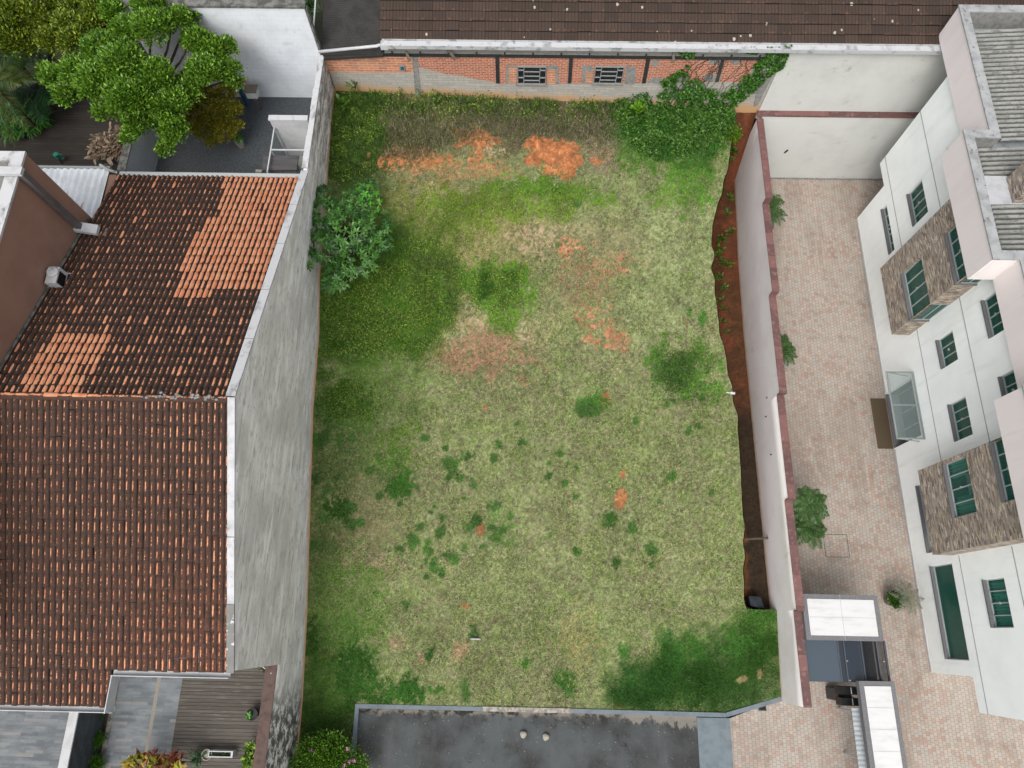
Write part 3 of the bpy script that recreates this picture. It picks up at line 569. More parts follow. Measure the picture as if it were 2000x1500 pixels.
# verge flashing over the gable: white sheet, rusted dark stretch at the front end
mb = MB(); g = [(5.6, 9.70), (2.0, 8.29), (.7, 7.78)]
def verge(a, b, x0, x1, th=.05): mb.slab([(x0, a[0], a[1]), (x1, a[0], a[1]), (x1, b[0], b[1]), (x0, b[0], b[1])], (0, 0, th))
verge((5.58, 9.66), (2.2, 8.34), XW-.15, XW+.04); verge((2.18, 8.34), (.55, 7.70), XW-.15, XW+.04); mb.build("verge_flashing", M['white_paint'] if 0 else simple("white_sheet_metal", (222, 224, 227), (182, 186, 190), 2.2, rough=.45, spec=.4, c3=(130, 132, 132), sc3=6, lo3=.62, hi3=.72), house)
mb = MB(); verge((.54, 7.70), (-1.16, 7.04), XW-.16, XW+.04); mb.build("verge_flashing", simple("tarnished_flashing", (108, 110, 106), (84, 86, 82), 2, c3=(232, 232, 230), sc3=3.5, lo3=.55, hi3=.62, rough=.4, spec=.5), house)
mb = MB(); yy = [5.62, 7.5, 9.3, 11.2, 13.0, 14.75]
for a, b in zip(yy[:-1], yy[1:]): verge((a, 9.68-.33*(a-5.6)), (b-.02, 9.68-.33*(b-5.6)), XW-.2, XW+.05, .06)
mb.build("verge_coping", M['coping_white'], house)
# barrel tile roof
def tile_roof(name, x0, x1, y0, y1, zr, yr, slope, pitch, row, cleanf, parent, north, lift=.05):
    n = int(round((x1-x0)/pitch)); pitch = (x1-x0)/n; L = abs(y1-y0); m = int(round(L/row)); rw = L/m
    U = np.linspace(0, 1, 9); prof = (.062 if north else .052)*np.sqrt(np.clip(np.cos(np.pi*(U-.5)/(.76 if north else .92)), 0, 1)); Vv = np.array([0, .06, .5, 1.0]); stp = np.array([0, .022, .016, .004])
    I, J = np.meshgrid(np.arange(n), np.arange(m), indexing='ij'); I = I.ravel(); J = J.ravel(); N_ = len(I)
    # v = 0 lower lip of the tile, 1 its upper end
    sgn = -1 if y1 < y0 else 1      # direction from the ridge (y0) to the eave (y1)
    yl = y0+sgn*rw*(J+1)
    jx = rng.normal(0, .005, N_)+.02*(fbm(I*.3, J*.3, 1.5, 8)-.5); rr = rng.random(N_); hh = rng.normal(0, .004, N_)+.08*(fbm(I*.1, J*.2, 1.2, 18)-.5); yl = yl+rng.normal(0, .008, N_)
    X = x0+pitch*(I[:, None, None]+U[None, :, None])+jx[:, None, None]+0*Vv[None, None, :]
    Y = yl[:, None, None]-sgn*rw*Vv[None, None, :]*1.03+0*U[None, :, None]
    Z = zr-slope*np.abs(Y-yr)+prof[None, :, None]+stp[None, None, :]+hh[:, None, None]+lift-.05
    cx, cy = x0+pitch*(I+.5), yl-sgn*rw*.5
    cl = cleanf(cx, cy, rr)
    P = np.stack([X, Y, Z], -1)
    C_ = np.stack([np.broadcast_to(cl[:, None, None], X.shape), np.broadcast_to(Vv[None, None, :], X.shape), np.broadcast_to(U[None, :, None], X.shape)], -1)
    a, b = len(U), len(Vv); idx = np.arange(a*b).reshape(a, b)
    q = np.stack([idx[:-1, :-1], idx[1:, :-1], idx[1:, 1:], idx[:-1, 1:]], -1).reshape(-1, 4)
    if sgn > 0: q = q[:, ::-1]
    Fq = (q[None]+(np.arange(N_)*a*b)[:, None, None]).reshape(-1, 4)
    me = bpy.data.meshes.new(name); V = P.reshape(-1, 3)-wloc(parent); me.vertices.add(len(V)); me.vertices.foreach_set("co", V.astype(np.float32).ravel())
    nn = len(Fq); me.loops.add(nn*4); me.loops.foreach_set("vertex_index", Fq.astype(np.int32).ravel()); me.polygons.add(nn)
    me.polygons.foreach_set("loop_start", np.arange(0, nn*4, 4, dtype=np.int32)); me.polygons.foreach_set("loop_total", np.full(nn, 4, np.int32)); me.update(calc_edges=True)
    return finish(me, name, M['tile'], parent, np.zeros(3), C_.reshape(-1, 3), True)
NP = lambda u, v: Pl(u, v, 9.5, -.33, 5.6)[:2]
def inpoly(px_, py_, poly):
    ins = np.zeros(len(px_), bool); j = len(poly)-1
    for i in range(len(poly)):
        xi, yi = poly[i]; xj, yj = poly[j]; c = ((yi > py_) != (yj > py_)) & (px_ < (xj-xi)*(py_-yi)/(yj-yi+1e-12)+xi); ins ^= c; j = i
    return ins
orgA = [NP(*q) for q in [(437, 342), (585, 342), (508, 565), (338, 580), (370, 470), (405, 430), (424, 430), (432, 370)]]
orgB = [NP(*q) for q in [(82, 660), (216, 655), (188, 720), (150, 768), (40, 766), (60, 700)]]
def clN(x, y, r):
    r2 = rng.random(len(x)); c = np.where(r < .13, r2*.5, .04*r2)
    c = c+.16*sm(9.0, 6.0, y)*(r > .7)*r2
    c = np.where(inpoly(x, y, orgA), .72+.3*r2-.45*(r < .06), c); c = np.where(inpoly(x, y, orgB), .68+.35*r2-.5*(r < .10), c); return c
def clS(x, y, r):
    r2 = rng.random(len(x)); e = sm(-13.5, -8, x); c = .01+.24*r2*sm(.35, .9, r)*(.5+.5*e)
    return c+.08*sm(3.0, -1.5, y)*r2*(r > .5)
rf = gridmesh("roof", np.array([[[-14.02, -2.1, 9.36-.37*7.7], [-14.02, 5.6, 9.38], [-14.02, 14.6, 9.38-.33*9.0]], [[-10.7, -2.1, 9.36-.37*7.7], [-10.7, 5.6, 9.38], [-10.7, 14.6, 9.38-.33*9.0]]]), M['dark_metal'], house, smooth=False)
tile_roof("roof_tiles", -14.02, XW-.14, 5.6, 14.6, 9.46, 5.6, .33, .168, .345, clN, rf, True)
tile_roof("roof_tiles", -14.02, XW-.11, 5.6, -1.16, 9.46, 5.6, .37, .1655, .338, clS, rf, False)
tile_roof("roof_tiles", -14.02, -10.68, -1.17, -2.08, 9.46, 5.6, .37, .1655, .338, clS, rf, False)
mb = MB(); x = -14.0; rg = random.Random(3)
while x < XW-.35:     # ridge tiles
    L_ = .38; col = (rg.choice([.05, .1, .9, .75, .2]) if x < -11.2 else .06, .5, .5); nseg = 8
    vs = []; cs = []
    for a_ in (0, 1):
        for q in range(nseg+1):
            an = math.pi*q/nseg; r_ = .10 if a_ else .115; vs.append((x+a_*(L_+.02), 5.6+r_*math.cos(an), 9.47+(.10 if a_ else .115)*math.sin(an)+a_*-.006)); cs.append((col[0], .12+.8*a_, q/nseg))
    mb.add(vs, [(q, q+1, nseg+2+q, nseg+1+q) for q in range(nseg)]); mb.hascol = True; mb.c.append(np.array(cs)); x += L_
mb.build("ridge_tiles", M['tile'], rf, smooth=True)
rgx = np.random.default_rng(5)
for i in range(34): # weathered cement blobs on the ridge
    xx = rgx.uniform(-9.9, XW-.35); yy_ = 5.6+rgx.normal(0, .045); r_ = rgx.uniform(.02, .05); bl = MB(); bl.tube([(xx-r_, yy_, 9.56), (xx-r_*.4, yy_, 9.595), (xx+r_*.5, yy_+.01, 9.592), (xx+r_*1.2, yy_, 9.555)], [r_*.3, r_*.9, r_*.8, r_*.2], 7); bl.build("ridge_mortar", M['plaster_grey'], rf)
mb = MB()       # gutters: south (two levels) and north
def gutter(x0, x1, y, z, s=-1): mb.box(x0, x1, min(y, y+s*.02), max(y, y+s*.02), z-.02, z+.09); mb.box(x0, x1, min(y, y-s*.13), max(y, y-s*.13), z-.05, z-.03)
gutter(-10.66, XW-.12, -1.28, 6.93); gutter(-14.02, -10.62, -2.2, 6.60); mb.box(-10.66, -10.635, -2.2, -1.27, 6.6, 7.0); mb.box(-10.66, -10.56, -1.27, -.9, 6.85, 6.99) if 0 else None
mb.build("gutter", M['white_paint'], house)
MB().box(-13.95, XW-.25, 14.56, 14.70, 6.47, 6.56).build("north_gutter", M['metal'], house)
MB().tube([(-10.5, -1.0, 6.7), (-10.48, -1.0, 1.75)], .045, 8).build("downpipe", M['dark_metal'], house)
# ------------------------------------------------------------------ east boundary wall with stepped maroon coping
ew = thing("boundary_wall", (XE+.1, 8.8, 0), "long pinkish-white wall with a stepped maroon stone top between lot and forecourt", "wall")
STEP = [(-2.08, .88, 2.22), (.88, 4.52, 2.5), (4.52, 8.24, 2.83), (8.24, 12.06, 3.12), (12.06, 15.80, 3.5), (15.80, 19.50, 3.9)]
for (a, b, z) in STEP:
    yy = np.linspace(a, b, max(3, int((b-a)/.3)))
    zb = np.interp(yy, [-3, -2.1, .3, .7, .95, 12, 15.5, 17.2, 18.9, 19.4, 19.77], [0, .08, .36, .4, -.1, -.12, .1, .38, .6, 2.6, 4.0])
    hs = np.array([-.4, 0, .1, .2, .35, .6, 1, 1.5, 2.2, 3, 5]); Gd = np.zeros((len(hs), len(yy), 3)); cc = np.zeros_like(Gd)
    for i, h in enumerate(hs):
        zz = np.minimum(zb+h, z) if i < len(hs)-1 else np.full(len(yy), z)
        Gd[i] = np.stack([np.full(len(yy), XE), yy, zz], 1); cc[i] = np.clip(zz-zb, 0, 1)[:, None]
    gridmesh("painted_face", Gd, M['pale_wall'], ew, None, cc, smooth=False)
mb = MB()
for i, (a, b, z) in enumerate(STEP):
    mb.box(XE+.004, XE+.19, a, b-.002, -.3, z-.002)
mb.build("wall_core", M['fascia'], ew)
mb = MB()
for i, (a, b, z) in enumerate(STEP): mb.box(XE-.03, XE+.235, a-(.03 if i else 0), b-.034, z+.002, z+.035)
for i in range(1, len(STEP)): mb.box(XE-.03, XE+.235, STEP[i][0]-.030, STEP[i][0]-.002, STEP[i-1][2]+.036, STEP[i][2]+.001)
mb.build("coping", M['maroon'], ew)
for (u, v) in ((1499, 777), (1497, 814), (1507, 888), (1500, 1051)):
    p = Px(u, v, XE); MB().tube([(XE-.05, p[1], p[2]), (XE+.02, p[1], p[2])], .022, 8).build("weep_pipe", M['dark_metal'], ew)
nw = thing("forecourt_wall", (12.4, 19.6, 0), "cream back wall of the forecourt with a maroon stone top and a dark bullet-shaped hole", "wall")
mb = MB().box(XE+.19, 16.5, 19.505, 19.70, -.3, 4.02); mb.build("wall_face", M['cream'], nw)
MB().box(XE-.03, 16.5, 19.47, 19.735, 4.03, 4.075).build("coping", M['maroon'], nw)
p = Py(1535, 296, 19.5); q = [(p[0]+dx_, 19.50, p[2]+dz_) for dx_, dz_ in ((-.07, -.10), (.0, -.13), (.06, -.02), (.08, .10), (.02, .14), (-.04, .03))]
MB().slab(q, (0, .003, 0)).build("broken_hole", M['black'], nw)
MB().box(XE+.2, 16.5, 19.46, 19.504, 0, .06).build("skirting", M['plaster_grey'], nw)
# ------------------------------------------------------------------ back building: brick, block and cream walls, flat tile roof, gutter
bb = thing("brick_building", (3.4, 20, 4.4), "long unfinished brick and block building with a dark tiled roof behind the lot", "building")
PYW = lambda u, v, e=0: np.array([Py(u, v, YB-e)[0], YB-e, Py(u, v, YB-e)[2]])
xs = np.linspace(XW+.02, 9.25, 90); zb = lotz(xs, np.full(90, YB)); hs = [-.5, 0, .12, .25, .4, .6, .9, 1.3, 2.14]
zt_ = np.where(xs < -5.1, 6.55, 6.98)
Gd = np.array([[(x, YB, (min(b+h, zt) if h < 2.1 else zt)) for x, b, zt in zip(xs, zb, zt_)] for h in hs]); cc = np.array([[(max(min(min(b+h, zt)-b, 1), 0),)*3 for x, b, zt in zip(xs, zb, zt_)] for h in hs])
gridmesh("block_wall", Gd, M['block_grey'], bb, None, cc, smooth=False)
def panel(name, pts, mat, e=.012, parent=bb): return MB().slab([PYW(u, v, e) for u, v in pts], (0, e-.001, 0)).build(name, mat, parent)
panel("hollow_brick_panel", [(633, 115), (754, 109.5), (756, 107.5), (805, 112), (808, 142), (725, 142), (641, 141)], M['orange_brick'])
panel("plaster_column", [(806, 112), (815, 112), (823, 192), (811, 192)], M['plaster_grey'], .02)
panel("brick_panel", [(815.5, 112.5), (967, 112), (968.3, 162), (950, 157.5), (925, 154), (900, 148), (870, 145), (850, 139), (818, 131)], M['red_brick'])
def winpanel(o, w_):      # brick panel with a window opening: four pieces round the hole butted edge to edge, in one mesh
    (a, b, c, d) = o; (e, f, g, h) = w_; mb = MB(); E_ = .012
    for q in ([a, b, f, e], [b, c, g, f], [c, d, h, g], [d, a, e, h]): mb.slab([PYW(u, v, E_) for u, v in q], (0, E_-.001, 0))
    return mb.build("brick_panel", M['red_brick'], bb)
W1 = [(1011, 128), (1067, 128), (1066, 162), (1011, 162)]; W2 = [(1162, 128), (1219, 128), (1214.5, 161), (1159.5, 161)]
winpanel([(975.5, 112.3), (1111, 112.3), (1108.5, 163), (976, 163)], W1); winpanel([(1120, 112.3), (1262, 112.3), (1254, 162.7), (1116, 163)], W2)
panel("brick_panel", [(1271, 112), (1410, 111), (1396, 160), (1262, 162)], M['red_brick']); panel("brick_panel", [(1418, 110.5), (1486, 107), (1455, 160), (1405, 160)], M['red_brick'])
for pts in ([(967.5, 112), (975, 112), (975.8, 163), (968.8, 163)], [(1112, 112), (1119.5, 112), (1115.5, 163), (1109, 163)], [(1262.8, 112), (1270.8, 112), (1261, 163), (1253.8, 163)], [(1410.5, 111), (1417.5, 110.5), (1403.5, 160.5), (1396.5, 160.5)]):
    panel("timber_post", pts, M['wood_dark'] if pts[0][0] > 1400 else M['dark_metal'], .035)
rg = random.Random(8)
def blob(cx, cy, rx, ry, n=13, j=.25): return [(cx+rx*math.cos(t_)*(1+rg.uniform(-j, j)), cy+ry*math.sin(t_)*(1+rg.uniform(-j, j))) for t_ in [2*math.pi*k/n for k in range(n)]]
def jag(u0, u1, v0, v1, j=1.6): return [(u0+rg.uniform(-j, j), v0+rg.uniform(-j, j)), ((u0+u1)/2+rg.uniform(-j, j), v0+rg.uniform(-j, j)), (u1+rg.uniform(-j, j), v0+rg.uniform(-j, j)), (u1+rg.uniform(-j, j), (v0+v1)/2), (u1+rg.uniform(-j, j), v1), ((u0+u1)/2+rg.uniform(-j, j), v1+rg.uniform(0, j)), (u0+rg.uniform(-j, j), v1), (u0+rg.uniform(-j, j), (v0+v1)/2)]
for q in ((989, 1009.5, 128, 163), (1068.5, 1091, 128, 164), (1138, 1158, 128, 163), (1221, 1241, 128, 164)): panel("cement_patch", jag(*q), M['plaster_grey'], .018)
for q in ((994, 1009, 132, 163), (1069, 1085, 136, 164), (1144, 1158, 140, 162)): panel("brick_patch", jag(*q, .8), M['orange_brick'], .022)
for (u, v, a, b) in ((1280, 124, 8, 7), (1395, 122, 12, 5), (1330, 155, 18, 7), (1436, 122, 9, 5), (1290, 158, 26, 6), (1388, 152, 14, 8), (1350, 170, 20, 9), (1470, 170, 16, 12)):
    panel("cement_patch", blob(u, v, a, b), M['plaster_grey'], .018)
zz = Py(1100, 107, YB)[2]
MB().box(-5.2, 9.1, YB-.06, YB+.02, zz-.11, zz+.02).build("beam", M['dark_metal'], bb)
MB().box(-5.15, 9.24, YB-.03, YB+.10, zz+.022, 7.32).build("parapet_wall", M['block_dark'], bb)
x = -4.9
while x < 8.5: MB().box(x, x+.05, YB-.075, YB-.031, zz+.03, zz+.13).build("rafter_stub", M['dark_metal'], bb); x += 1.02
mb = MB().box(9.26, 22, YB-.03, YB+.15, 3.6, 7.32)
mb.build("cream_wall", M['cream'], bb)
panel("plaster_edge", [(1480, 205), (1508, 150), (1500, 146), (1478, 178), (1472, 208)], M['plaster_grey'], .03)
# windows of the brick building: steel casements with bars
def steel_window(w_, rot=0):
    P4 = [PYW(u, v, 0) for u, v in w_]; x0, x1 = P4[0][0], P4[1][0]; x0b = P4[3][0]; z1, z0 = P4[0][2], P4[3][2]; x0 = (x0+x0b)/2; x1 = (x1+P4[2][0])/2
    fr = MB(); y_ = YB-.05
    def b_(a, b, c, d, t_=.018): fr.box(a, b, y_-.02, y_+.02, c, d)
    b_(x0, x0+.022, z0, z1); b_(x1-.022, x1, z0, z1); b_(x0+.022, x1-.022, z1-.022, z1); b_(x0+.022, x1-.022, z0, z0+.022)
    a, b = x0+.22*(x1-x0), x1-.22*(x1-x0); b_(a-.011, a+.011, z0+.022, z1-.022); b_(b-.011, b+.011, z0+.022, z1-.022)
    for k in range(1, 4): fr.box(a+.014, b-.014, y_-.045, y_-.005, z0+(z1-z0)*k/4-.011, z0+(z1-z0)*k/4+.008)
    for k in (.38, .8): b_(x0+.035, a-.014, z0+(z1-z0)*k-.012, z0+(z1-z0)*k+.012); b_(b+.014, x1-.035, z0+(z1-z0)*k-.012, z0+(z1-z0)*k+.012)
    f = fr.build("window", simple("steel_frame", (176, 180, 180), rough=.6), bb)
    MB().box(x0+.02, x1-.02, YB-.02, YB-.014, z0+.02, z1-.02).build("pane", simple("dark_pane", (34, 38, 40), (52, 58, 60), 5, rough=.15, spec=.5), f)
    MB().box(x0-.06, x1+.06, YB-.09, YB-.014, z0-.05, z0-.004).build("sill", M['plaster_grey'], f)
steel_window(W1); steel_window(W2)
p = PYW(786, 131); v_ = thing("wall_box", p-np.array([0, .05, .1]), "small grey metal box fixed on the orange hollow bricks", "meter box")
MB().box(p[0]-.10, p[0]+.10, YB-.07, YB-.013, p[2]-.13, p[2]+.14).build("case", M['plaster_grey'], v_); MB().box(p[0]-.055, p[0]+.055, YB-.078, YB-.0705, p[2]-.07, p[2]+.09).build("cover", M['blue'], v_)
for k, ((u, v), (u2, v2), lb) in enumerate((((872, 93), (890, 117), "weathered timber prop leaning on the brick wall left of the first dark post"), ((793, 101), (800, 119), "short timber prop above the small grey metal box"), ((1316, 98), (1315, 121), "pale timber prop beside the hanging ivy"))):
    a = Py(u, v, YB-.08); b = Py(u2, v2, YB-.35); mb = MB().bar(a, b, .09, .06); o = mb.build("timber_prop", M['wood_grey']); setp(o, lb, "timber prop", "timber props on the brick wall")
# dark tile roof: planar rows rising to the north
def flat_tiles(x0, x1, y0, y1, z0, slope, pitch, row, parent):
    n = int((x1-x0)/pitch); m = int((y1-y0)/row); I, J = np.meshgrid(np.arange(n), np.arange(m), indexing='ij'); I = I.ravel(); J = J.ravel(); N_ = len(I)
    U = np.array([0, .04, .25, .5, .75, .96, 1]); pr = np.array([0, .012, .004, .012, .004, .012, 0]); Vv = np.array([0, .02, .5, 1.]); st = np.array([0, .03, .018, .002])
    j1 = rng.normal(0, .006, N_); h1 = rng.normal(0, .004, N_); r0 = rng.random(N_)
    X = x0+pitch*(I[:, None, None]+U[None, :, None])+0*Vv; Y = y0+row*(J[:, None, None]+Vv[None, None, :])+j1[:, None, None]*(1-Vv)+0*U[None, :, None]
    Z = z0+slope*(Y-y0)+pr[None, :, None]+st[None, None, :]+h1[:, None, None]
    P = np.stack([X, Y, Z], -1); C_ = np.stack([np.broadcast_to(r0[:, None, None], X.shape), np.broadcast_to(Vv, X.shape), np.broadcast_to(U[None, :, None], X.shape)], -1)
    a, b = len(U), len(Vv); idx = np.arange(a*b).reshape(a, b); q = np.stack([idx[:-1, :-1], idx[1:, :-1], idx[1:, 1:], idx[:-1, 1:]], -1).reshape(-1, 4)
    Fq = (q[None]+(np.arange(N_)*a*b)[:, None, None]).reshape(-1, 4); V = P.reshape(-1, 3)-wloc(parent); me = bpy.data.meshes.new("roof_tiles"); me.from_pydata(V.tolist(), [], Fq.tolist()); me.update()
    return finish(me, "roof_tiles", M['tile_flat'], parent, np.zeros(3), C_.reshape(-1, 3))
rt = MB().slab([(-5.25, YB, 7.28), (22, YB, 7.28), (22, YB+5.5, 9.2), (-5.25, YB+5.5, 9.2)], (0, 0, .03)).build("roof", M['wood_dark'], bb)
flat_tiles(-5.25, 22, YB+.0, YB+5.0, 7.36, .35, .47, .335, rt)
MB().box(-5.15, 14.9, YB-.24, YB-.02, 7.34, 7.375).build("gutter", M['coping_white'], bb)
mb = MB().box(-5.15, 14.9, YB-.26, YB-.243, 7.24, 7.39); mb.box(-5.15, 14.9, YB-.018, YB+.01, 7.34, 7.43); mb.build("gutter_board", simple("gutter_board", (216, 220, 222), (160, 164, 166), 3, .5, .65), bb)
# low sheet roof at the north-west corner
def corr_sheet(name, x0, x1, y0, y1, z00, z10, z01, z11, axis, pitch, amp, mat, parent=None, res=6):
    if axis == 'x': n = int((y1-y0)/pitch*res); a = np.linspace(0, 1, n); b = np.array([0, 1.])
    else: n = int((x1-x0)/pitch*res); a = np.array([0, 1.]); b = np.linspace(0, 1, n)
    A, B = np.meshgrid(b, a, indexing='ij')      # A over x, B over y
    X = x0+A*(x1-x0); Y = y0+B*(y1-y0); Z = z00*(1-A)*(1-B)+z10*A*(1-B)+z01*(1-A)*B+z11*A*B
    Z = Z+amp*np.cos(2*np.pi*(Y if axis == 'x' else X)/pitch)
    hcol = .5+.5*np.cos(2*np.pi*(Y if axis == 'x' else X)/pitch); return gridmesh(name, np.stack([X, Y, Z], -1), mat, parent, None, np.stack([hcol]*3, -1))
ann = thing("lean_to_roof", (-6.4, 20.3, 4.6), "small dark corrugated roof between the white block wall and the tiled building", "roof")
corr_sheet("roof_sheet", XW-.05, -5.27, YB-.08, YB+3.5, 6.75, 6.85, 7.55, 7.75, 'x', .075, .014, M['fibre_dark'], ann)
MB().bar(Pz(612, 60, 7.0), Pz(617, -8, 7.6), .05, .04).build("edge_flashing", M['metal'], ann)
MB().bar((XW, YB-.12, 6.65), (-5.2, YB-.06, 6.78), .16, .10).build("fascia_board", M['fibre_dark'], ann)
a = Pz(622, 101, 7.2); b = Pz(735, 90, 7.25)
dp = thing("drainpipe", a, "fat white plastic drainpipe running over the dark corrugated roof edge", "pipe")
MB().tube([a, b, b+np.array([.15, .03, .03])], .055, 12).build("pipe", M['white_paint'], dp, smooth=True); MB().box(-5.2, -4.95, YB-.27, YB-.0, 7.2, 7.38).build("gutter_outlet", M['coping_white'], dp)
# white block wall of the north-west yard
ww = thing("white_block_wall", (-11, YB, 4.5), "tall white painted block wall with rusty stains behind the gravel yard", "wall")
MB().box(-13.9, -7.55, YB-.02, YB+.15, 4.3, 8.74).build("wall_face", M['white_block'], ww)
MB().box(-13.9, -7.50, YB-.06, YB+.24, 8.745, 8.82).build("coping", M['coping_grey'], ww)
MB().slab([(-7.53, YB-.03, 4.4), (-7.53, YB+.15, 4.4), (-7.53, YB+.15, 8.7), (-7.53, YB-.03, 8.7)], (.06, 0, 0)).build("end_face", M['coping_grey'], ww)
# ------------------------------------------------------------------ apartment building on the east
XF, XB, XP1, XP2 = 14.61, 13.93, 14.5, 13.68
ab = thing("apartment_building", (18, 8, 0), "white apartment building with stone-clad bays, green windows and a grey corrugated roof", "building")
def holed_wall(name, y0, y1, z0, z1, holes, x, mat, depth=.14, parent=ab):
    ye = sorted(set([y0, y1]+[h[0] for h in holes]+[h[1] for h in holes])); ze = sorted(set([z0, z1]+[h[2] for h in holes]+[h[3] for h in holes])); mb = MB()
    for a, b in zip(ye[:-1], ye[1:]):
        for c, d in zip(ze[:-1], ze[1:]):
            my, mz = (a+b)/2, (c+d)/2
            if any(h[0] < my < h[1] and h[2] < mz < h[3] for h in holes): continue
            mb.add([(x, a, c), (x, b, c), (x, b, d), (x, a, d)], [(0, 3, 2, 1)])
    for (a, b, c, d) in holes:
        X2 = x+depth
        mb.add([(x, a, c), (x, b, c), (X2, b, c), (X2, a, c)], [(0, 1, 2, 3)]); mb.add([(x, a, d), (x, b, d), (X2, b, d), (X2, a, d)], [(3, 2, 1, 0)])
        mb.add([(x, a, c), (x, a, d), (X2, a, d), (X2, a, c)], [(0, 3, 2, 1)]); mb.add([(x, b, c), (x, b, d), (X2, b, d), (X2, b, c)], [(0, 1, 2, 3)])
    return mb.build(name, mat, parent)
def room(a, b, c, d, x, dp=1.3):
    rooms = MB()
    X0 = x+.15; X1 = X0+dp; bay_ = x < XF-.1; a -= -.05 if bay_ else .25; b += .02 if bay_ else .25; c -= .05 if bay_ else .35; d += .02 if bay_ else .15; X1 = XF+.6 if bay_ else X1
    rooms.add([(X1, a, c), (X1, b, c), (X1, b, d), (X1, a, d)], [(0, 3, 2, 1)]); rooms.add([(X0, a, c), (X1, a, c), (X1, b, c), (X0, b, c)], [(0, 1, 2, 3)])
    rooms.add([(X0, a, c), (X0, a, d), (X1, a, d), (X1, a, c)], [(0, 1, 2, 3)]); rooms.add([(X0, b, c), (X1, b, c), (X1, b, d), (X0, b, d)], [(0, 1, 2, 3)]); rooms.add([(X0, a, d), (X1, a, d), (X1, b, d), (X0, b, d)], [(0, 3, 2, 1)]); rooms.build("room", M['room_dark'], ab)
def window(a, b, c, d, x, nb=4, curtains=None, latch=True, openp=None, depth=.10, glass=None):
    X = x+depth; fr = MB(); t_ = .035
    fr.box(X-.03, X+.02, a, a+t_, c, d); fr.box(X-.03, X+.02, b-t_, b, c, d); fr.box(X-.03, X+.02, a+t_, b-t_, c, c+t_); fr.box(X-.03, X+.02, a+t_, b-t_, d-t_, d)
    for k in range(1, nb):
        y = a+(b-a)*k/nb; fr.box(X-.035, X+.015, y-.016, y+.016, c+t_, d-t_)
    f = fr.build("window", M['metal'], ab)
    MB().box(X+.0, X+.008, a+t_+.002, b-t_-.002, c+t_+.002, d-t_-.002).build("pane", glass or M['glass_green'], f)
    MB().box(x-.045, x+.062, a-.03 if 0 else a+.002, b-.002, c-.06, c+.012).build("sill", M['granite'], f)
    if latch:
        y = (a+b)/2; MB().tube([(X-.04, y, (c+d)/2), (X-.075, y, (c+d)/2)], .04, 10).build("latch", M['metal'], f)
    if curtains:
        for (ka, kb) in curtains:
            ya, yb_ = a+(b-a)*ka, a+(b-a)*kb; n = 60; yy = np.linspace(ya, yb_, n); xw = X+.10+.035*np.sin(yy*2*np.pi/.11)
            gridmesh("curtain", np.stack([np.stack([xw, yy, np.full(n, c+.02)], 1), np.stack([xw, yy, np.full(n, d)], 1)], 0), M['curtain'], f)
    room(a, b, c, d, x); return f
H1 = [(14.65, 16.05, 3.9, 4.86), (8.92, 10.0, 3.95, 4.86), (6.33, 7.63, 3.92, 4.84), (.42, 1.85, 3.95, 4.92), (15.3, 16.05, 6.6, 7.25), (8.95, 10.25, 6.6, 7.35), (6.55, 7.66, 6.62, 7.35), (.42, 1.85, 6.6, 7.35)]
DOOR = (7.08, 9.3, .0, 1.98)
H0 = [(14.52, 16.60, 2.05, 2.40), (2.96, 5.38, 1.15, 2.40), (-.57, 2.5, 1.17, 2.42), DOOR]
H0w = [h for h in H0]
holed_wall("ground_floor_wall", -1.04, 17.43, -.2, 2.47, H0w, XF, M['facade'])
holed_wall("upper_wall", -2.1, 18.5, 2.47, 7.6, H1, XF-.004, M['facade'])
mb = MB()
mb.add([(XF, 17.43, -.2), (28, 17.43, -.2), (28, 17.43, 2.47), (XF, 17.43, 2.47)], [(0, 1, 2, 3)]); mb.add([(XF, -1.04, -.2), (28, -1.04, -.2), (28, -1.04, 2.47), (XF, -1.04, 2.47)], [(0, 3, 2, 1)])
mb.add([(XF, 18.5, 2.47), (28, 18.5, 2.47), (28, 18.5, 7.6), (XF, 18.5, 7.6)], [(0, 1, 2, 3)]); mb.add([(XF, -2.1, 2.47), (28, -2.1, 2.47), (28, -2.1, 7.6), (XF, -2.1, 7.6)], [(0, 3, 2, 1)])
mb.add([(XF, 17.43, 2.472), (28, 17.43, 2.472), (28, 18.5, 2.472), (XF, 18.5, 2.472)], [(0, 1, 2, 3)]); mb.add([(XF, -2.1, 2.472), (28, -2.1, 2.472), (28, -1.04, 2.472), (XF, -1.04, 2.472)], [(0, 1, 2, 3)])
mb.box(27.9, 28, -2.1, 18.5, -.2, 7.6)
mb.build("side_wall", M['facade'], ab)
GSM = simple("groove_shade_strip", (198, 203, 202))  # facade grooves as thin raised strips, their shade put into the colour
for z in (2.90, 5.56):
    for a, b in ((-2.1, 2.7), (5.6, 10.86), (13.7, 18.5)): MB().box(XF-.009, XF-.0045, a, b, z-.02, z+.02).build("groove_shade_strip", GSM, ab)
mb = MB().box(XF-.02, XF-.001, 9.36, 17.42, 0, .10); mb.box(XF-.02, XF-.001, -1.03, 7.02, 0, .10); mb.build("skirting", M['white_paint'], ab)
for h in H1:
    cu = [(.04, .96)] if h[0] < 1 and h[2] < 5 else None
    window(*h, XF, 4 if h[1]-h[0] > 1.2 else 3, cu, glass=M['glass_teal'] if cu else None)
for h, n_ in ((H0[0], 5),): window(*h, XF, n_)
window(*H0[1], XF, 2, None, False); window(*H0[2], XF, 1, None, False)
